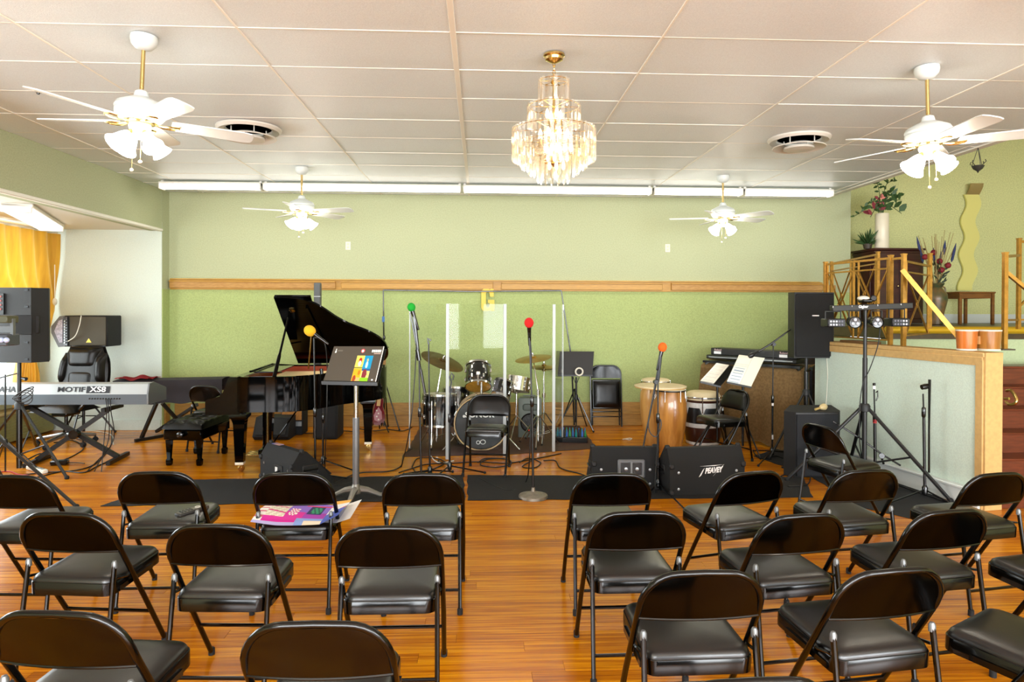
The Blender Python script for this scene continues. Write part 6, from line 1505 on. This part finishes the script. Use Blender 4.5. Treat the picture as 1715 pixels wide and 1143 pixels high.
def leaf(mb, p, d, ln, wd):
    d = Vector(d).normalized(); s = d.cross(Vector((0, -1, .3))); s = s.normalized() if s.length > 1e-4 else Vector((1, 0, 0))
    u = s.cross(d)*.25
    P = [p, p+d*ln*.35+s*wd/2+u*wd*.3, p+d*ln*.75+s*wd*.35, p+d*ln, p+d*ln*.75-s*wd*.35, p+d*ln*.35-s*wd/2+u*wd*.3]
    vs = [mb.b.verts.new(q) for q in P]; mb.b.faces.new((vs[0], vs[1], vs[2], vs[3])); mb.b.faces.new((vs[0], vs[3], vs[4], vs[5]))
rr_ = random.Random(3)
base = Vector((0, 0, vh-.05))
sprays = [((-.50, -.12, .10), 16, .05, 'l'), ((-.42, -.16, .20), 10, .05, 'l'), ((-.12, .05, .48), 12, .055, 'l'), ((.10, -.05, .50), 12, .05, 'l'), ((.22, 0, .30), 9, .09, 'l'), ((.24, .05, .16), 6, .13, 'l'), ((-.18, -.08, .22), 6, .05, 'r'), ((-.06, -.1, .26), 6, .05, 'p'), ((-.22, 0, .10), 7, .10, 'r'), ((.02, -.08, .34), 7, .07, 'l'), ((.14, -.1, .22), 8, .08, 'l')]
for d, n, sz, kd_ in sprays:
    e = base+Vector((d[0], d[1]-.10, d[2]))*1.05; m_ = base+Vector((d[0]*.35, d[1]*.4, d[2]*.75+.06))
    sp_ = spline([base, m_, e+Vector((0, 0, -.02 if d[2] > .2 else -.12))], 6)
    st_ = link('stem', MB().tube(sp_, .005, 5), STEM, t, world=False)
    mb = MB()
    for k in range(n):
        p = sp_[min(len(sp_)-1, 3+int(k*(len(sp_)-3)/n))]
        leaf(mb, p, (rr_.uniform(-1, 1), rr_.uniform(-.6, .3), rr_.uniform(-.3, 1)), sz*rr_.uniform(1.1, 1.7), sz*rr_.uniform(.5, .8))
    o = link('leaf_spray' if kd_ == 'l' else 'blossom', mb, {'l': LEAF, 'r': PETR, 'p': PETP}[kd_], st_, world=False, angle=180); o['kind'] = 'stuff'
px2 = at(1453, 415, Y_+.16)
t = thing('spiky_plant', 'small spiky green plant on the cabinet beside the white vase', 'plant', (px2.x, Y_+.16, topz))
link('pot', MB().lathe([(.05, 0), (.065, .07), (.06, .07), (.055, .05)], 16), mat('pot_dark', '3a3024', .5), t, world=False)
mb = MB()
for k in range(90):
    q = rr_.uniform(0, 2*pi); e = rr_.uniform(.1, 1.5); leaf(mb, Vector((0, 0, .06)), (cos(q)*cos(e), sin(q)*cos(e), sin(e)), rr_.uniform(.14, .26), .022)
o = link('spikes', mb, LEAF, t, world=False, angle=180); o['kind'] = 'stuff'
# floor vase with dried stems
vy = 8.95; vx = at(1568, 540, vy)
vz = at(1568, 475, vy).z
t = thing('floor_vase', 'patterned urn with dried grasses, red blooms and blue spikes on the platform', 'vase', (vx.x, vy, PLAT)); H_ = vz-PLAT
URN = mat('urn_glaze', '7d5a34', .35, col2='3f4a30', vscale=9)
link('urn', MB().lathe([(.07, 0), (.085, .01), (.09, H_*.25), (.135, H_*.6), (.13, H_*.74), (.065, H_*.90), (.10, H_), (.085, H_-.005), (.05, H_*.92)], 24), URN, t, world=False)
for s in (-1, 1): link('handle', MB().tube(spline([(s*.07, 0, H_*.92), (s*.115, 0, H_*.90), (s*.13, 0, H_*.78)], 4), .009, 6), URN, t, world=False)
for k in range(26):
    q = rr_.uniform(0, 2*pi); sp_ = rr_.uniform(.05, .30); ln = rr_.uniform(.45, .85); e = Vector((sp_*cos(q)*.9, sp_*sin(q)*.6, H_+ln*.85)); kind = k % 4
    s_ = link('dried_stem', MB().tube([(0, 0, H_*.8), (e.x*.4, e.y*.4, H_+.2), e], .0035, 4), mat('straw', 'a08a58', .8) if 'straw' not in MATS else MATS['straw'], t, world=False)
    if kind == 0: link('blue_spike', MB().lathe([(.004, -.12), (.018, -.08), (.016, .0), (.003, .08)], 8, align(e*.93, e)), MATS.get('spike_blue') or mat('spike_blue', '2c3560', .7), s_, world=False)
    if kind == 1 and k < 18: link('red_bloom', MB().sphere(Vector((e.x*.6-.03, e.y-.05, H_+.18+.06*(k % 5))), .04, 8), MATS.get('bloom_red') or mat('bloom_red', '7a1420', .7), s_, world=False)
    if kind == 2:
        mb = MB()
        for j in range(5): leaf(mb, Vector((e.x*.5, e.y*.5, H_+.06*j)), (rr_.uniform(-1, 1), -.3, .6), .10, .03)
        link('dark_leaves', mb, MATS.get('leaf_dark') or mat('leaf_dark', '28331c', .7), s_, world=False, angle=180)
# wooden stool table
Y_ = 9.35; a, b_ = at(1589, 545, Y_), at(1665, 489, Y_)
WST = mat('stool_wood', '84531f', .4, var=.3, vscale=6, stretch=(1, 1, 4))
t = thing('side_table', 'small square wooden table on the platform below the wavy panel', 'table', ((a.x+b_.x)/2, Y_+.2, PLAT))
tw = b_.x-at(1607, 500, Y_).x; cx_ = b_.x-tw/2; tz = b_.z
link('table_top', MB().box((cx_, Y_+.28, tz-.012), (tw+.03, .60, .024), bev=.006), WST, t)
for yy in (Y_+.02, Y_+.54): link('apron', MB().box((cx_, yy, tz-.06), (tw-.03, .02, .07)), WST, t)
for xx in (-1, 1): link('apron', MB().box((cx_+xx*(tw/2-.02), Y_+.28, tz-.06), (.02, .48, .07)), WST, t)
for xx in (-1, 1):
    for yy in (Y_+.01, Y_+.55): link('leg', MB().box((cx_+xx*(tw/2-.015), yy, (PLAT+tz-.02)/2), (.04, .04, tz-.02-PLAT), bev=.004), WST, t)
# wavy wall panel
wv = []
for k in range(49):
    py = 326+(487-326)*k/48; cxp = 1628-.05*(py-328)+4.2*sin((py-328)/56*2*pi); wv.append((cxp, py))
Yw_ = YP-.05; M_ = MB()
rings = []
for cxp, py in wv:
    l, r = at(cxp-12, py, Yw_), at(cxp+12, py, Yw_); rings.append([l, r, r+Vector((0, .03, 0)), l+Vector((0, .03, 0))])
t = thing('wavy_panel', 'tall wavy pale yellow panel hanging on the platform wall', 'wall art', at(1618, 487, Yw_))
link('panel', M_.rings(rings), mat('wavy_yellow', 'ded680', .5), t)
link('curled_top', MB().grid(lambda u, v: at(1619+22*u, 327, Yw_)+Vector((0, -.10*sin(v*pi*.5)+.02, .17*v)), 8, 10, .012), mat('curl_tan', 'c4ad72', .5), t)
# hanging bowl
hpx = on(1637, 250, CEIL-.02); hc = atx(1638, 278, hpx.x)
t = thing('hanging_bowl', 'small dark bowl hanging on chains from the ceiling edge at right', 'hanging bowl', (hc.x, hc.y, hc.z))
DK = mat('bowl_iron', '2c2c26', .5)
link('bowl', MB().lathe([(.001, -.07), (.012, -.05), (.04, -.03), (.055, .0), (.05, .002), (.03, -.02)], 18), DK, t, world=False)
for k in range(3): q = 2*pi*k/3+.5; link('chain', MB().tube([(.05*cos(q), .05*sin(q), .0), (0, 0, CEIL-hc.z-.005)], .003, 5), DK, t, world=False)
for k in range(4): q = 2*pi*k/4+.3; link('leaf_scroll', MB().tube([(.04*cos(q), .04*sin(q), 0), (.08*cos(q), .08*sin(q), .03), (.07*cos(q), .07*sin(q), .05)], .004, 5), DK, t, world=False)
# odds and ends on the half wall and the floor
RC = [([(1258, 800), (1275, 795), (1300, 800), (1330, 790), (1355, 795), (1352, 812), (1320, 815)], 'black cable coil on the mat beside the subwoofer'),
      ([(1125, 812), (1110, 806), (1112, 795), (1118, 805), (1105, 822)], 'cable loop at the side of the lettered wedge'),
      ([(1262, 758), (1275, 768), (1300, 764), (1320, 772)], 'black cable along the brown cloth hem'),
      ([(1420, 790), (1450, 800), (1500, 812), (1540, 826), (1600, 846)], 'black cable along the half wall baseboard')]
for pts, lb in RC: cable('floor_cable', [fl(*p, .011) for p in pts], .006, CABLE, lb, group='cables on the stage floor')
t = thing('paper_scrap', 'small crumpled pale tape scrap on the floor near the congas', 'scrap', (*on(1051, 737)[:2], 0))
link('scrap', MB().tube([(.05*cos(q)*(1+.3*sin(3*q)), .03*sin(q), .008+.006*sin(2*q)) for q in [2*pi*i/14 for i in range(14)]], .006, 5, loop=True), CREAM, t, world=False)
t = thing('lower_cap', 'dark flat tray on the half wall behind the railing', 'tray', (hp(1440).x, hp(1440).y, HZ))
link('tray', MB().box((0, 0, .012), (.16, .5, .024), bev=.004), mat('tray_brown', '6a4a26', .5), t, world=False)
# outlets
for px, py in ((583, 412), (1118, 416)):
    p = at(px, py, YW); t = thing('wall_plate', 'small cream wall plate high on the back wall, '+('left' if px < 800 else 'right')+' side', 'outlet', (p.x, YW-.004, p.z))
    link('plate', MB().box((0, 0, 0), (.07, .008, .115), bev=.003), CREAM, t, world=False)
    for s in (-1, 1): link('socket', MB().box((0, -.005, s*.022), (.03, .004, .026), bev=.003), mat('socket_face_%d%d' % (px, s), 'd9cfa8', .5), t, world=False)
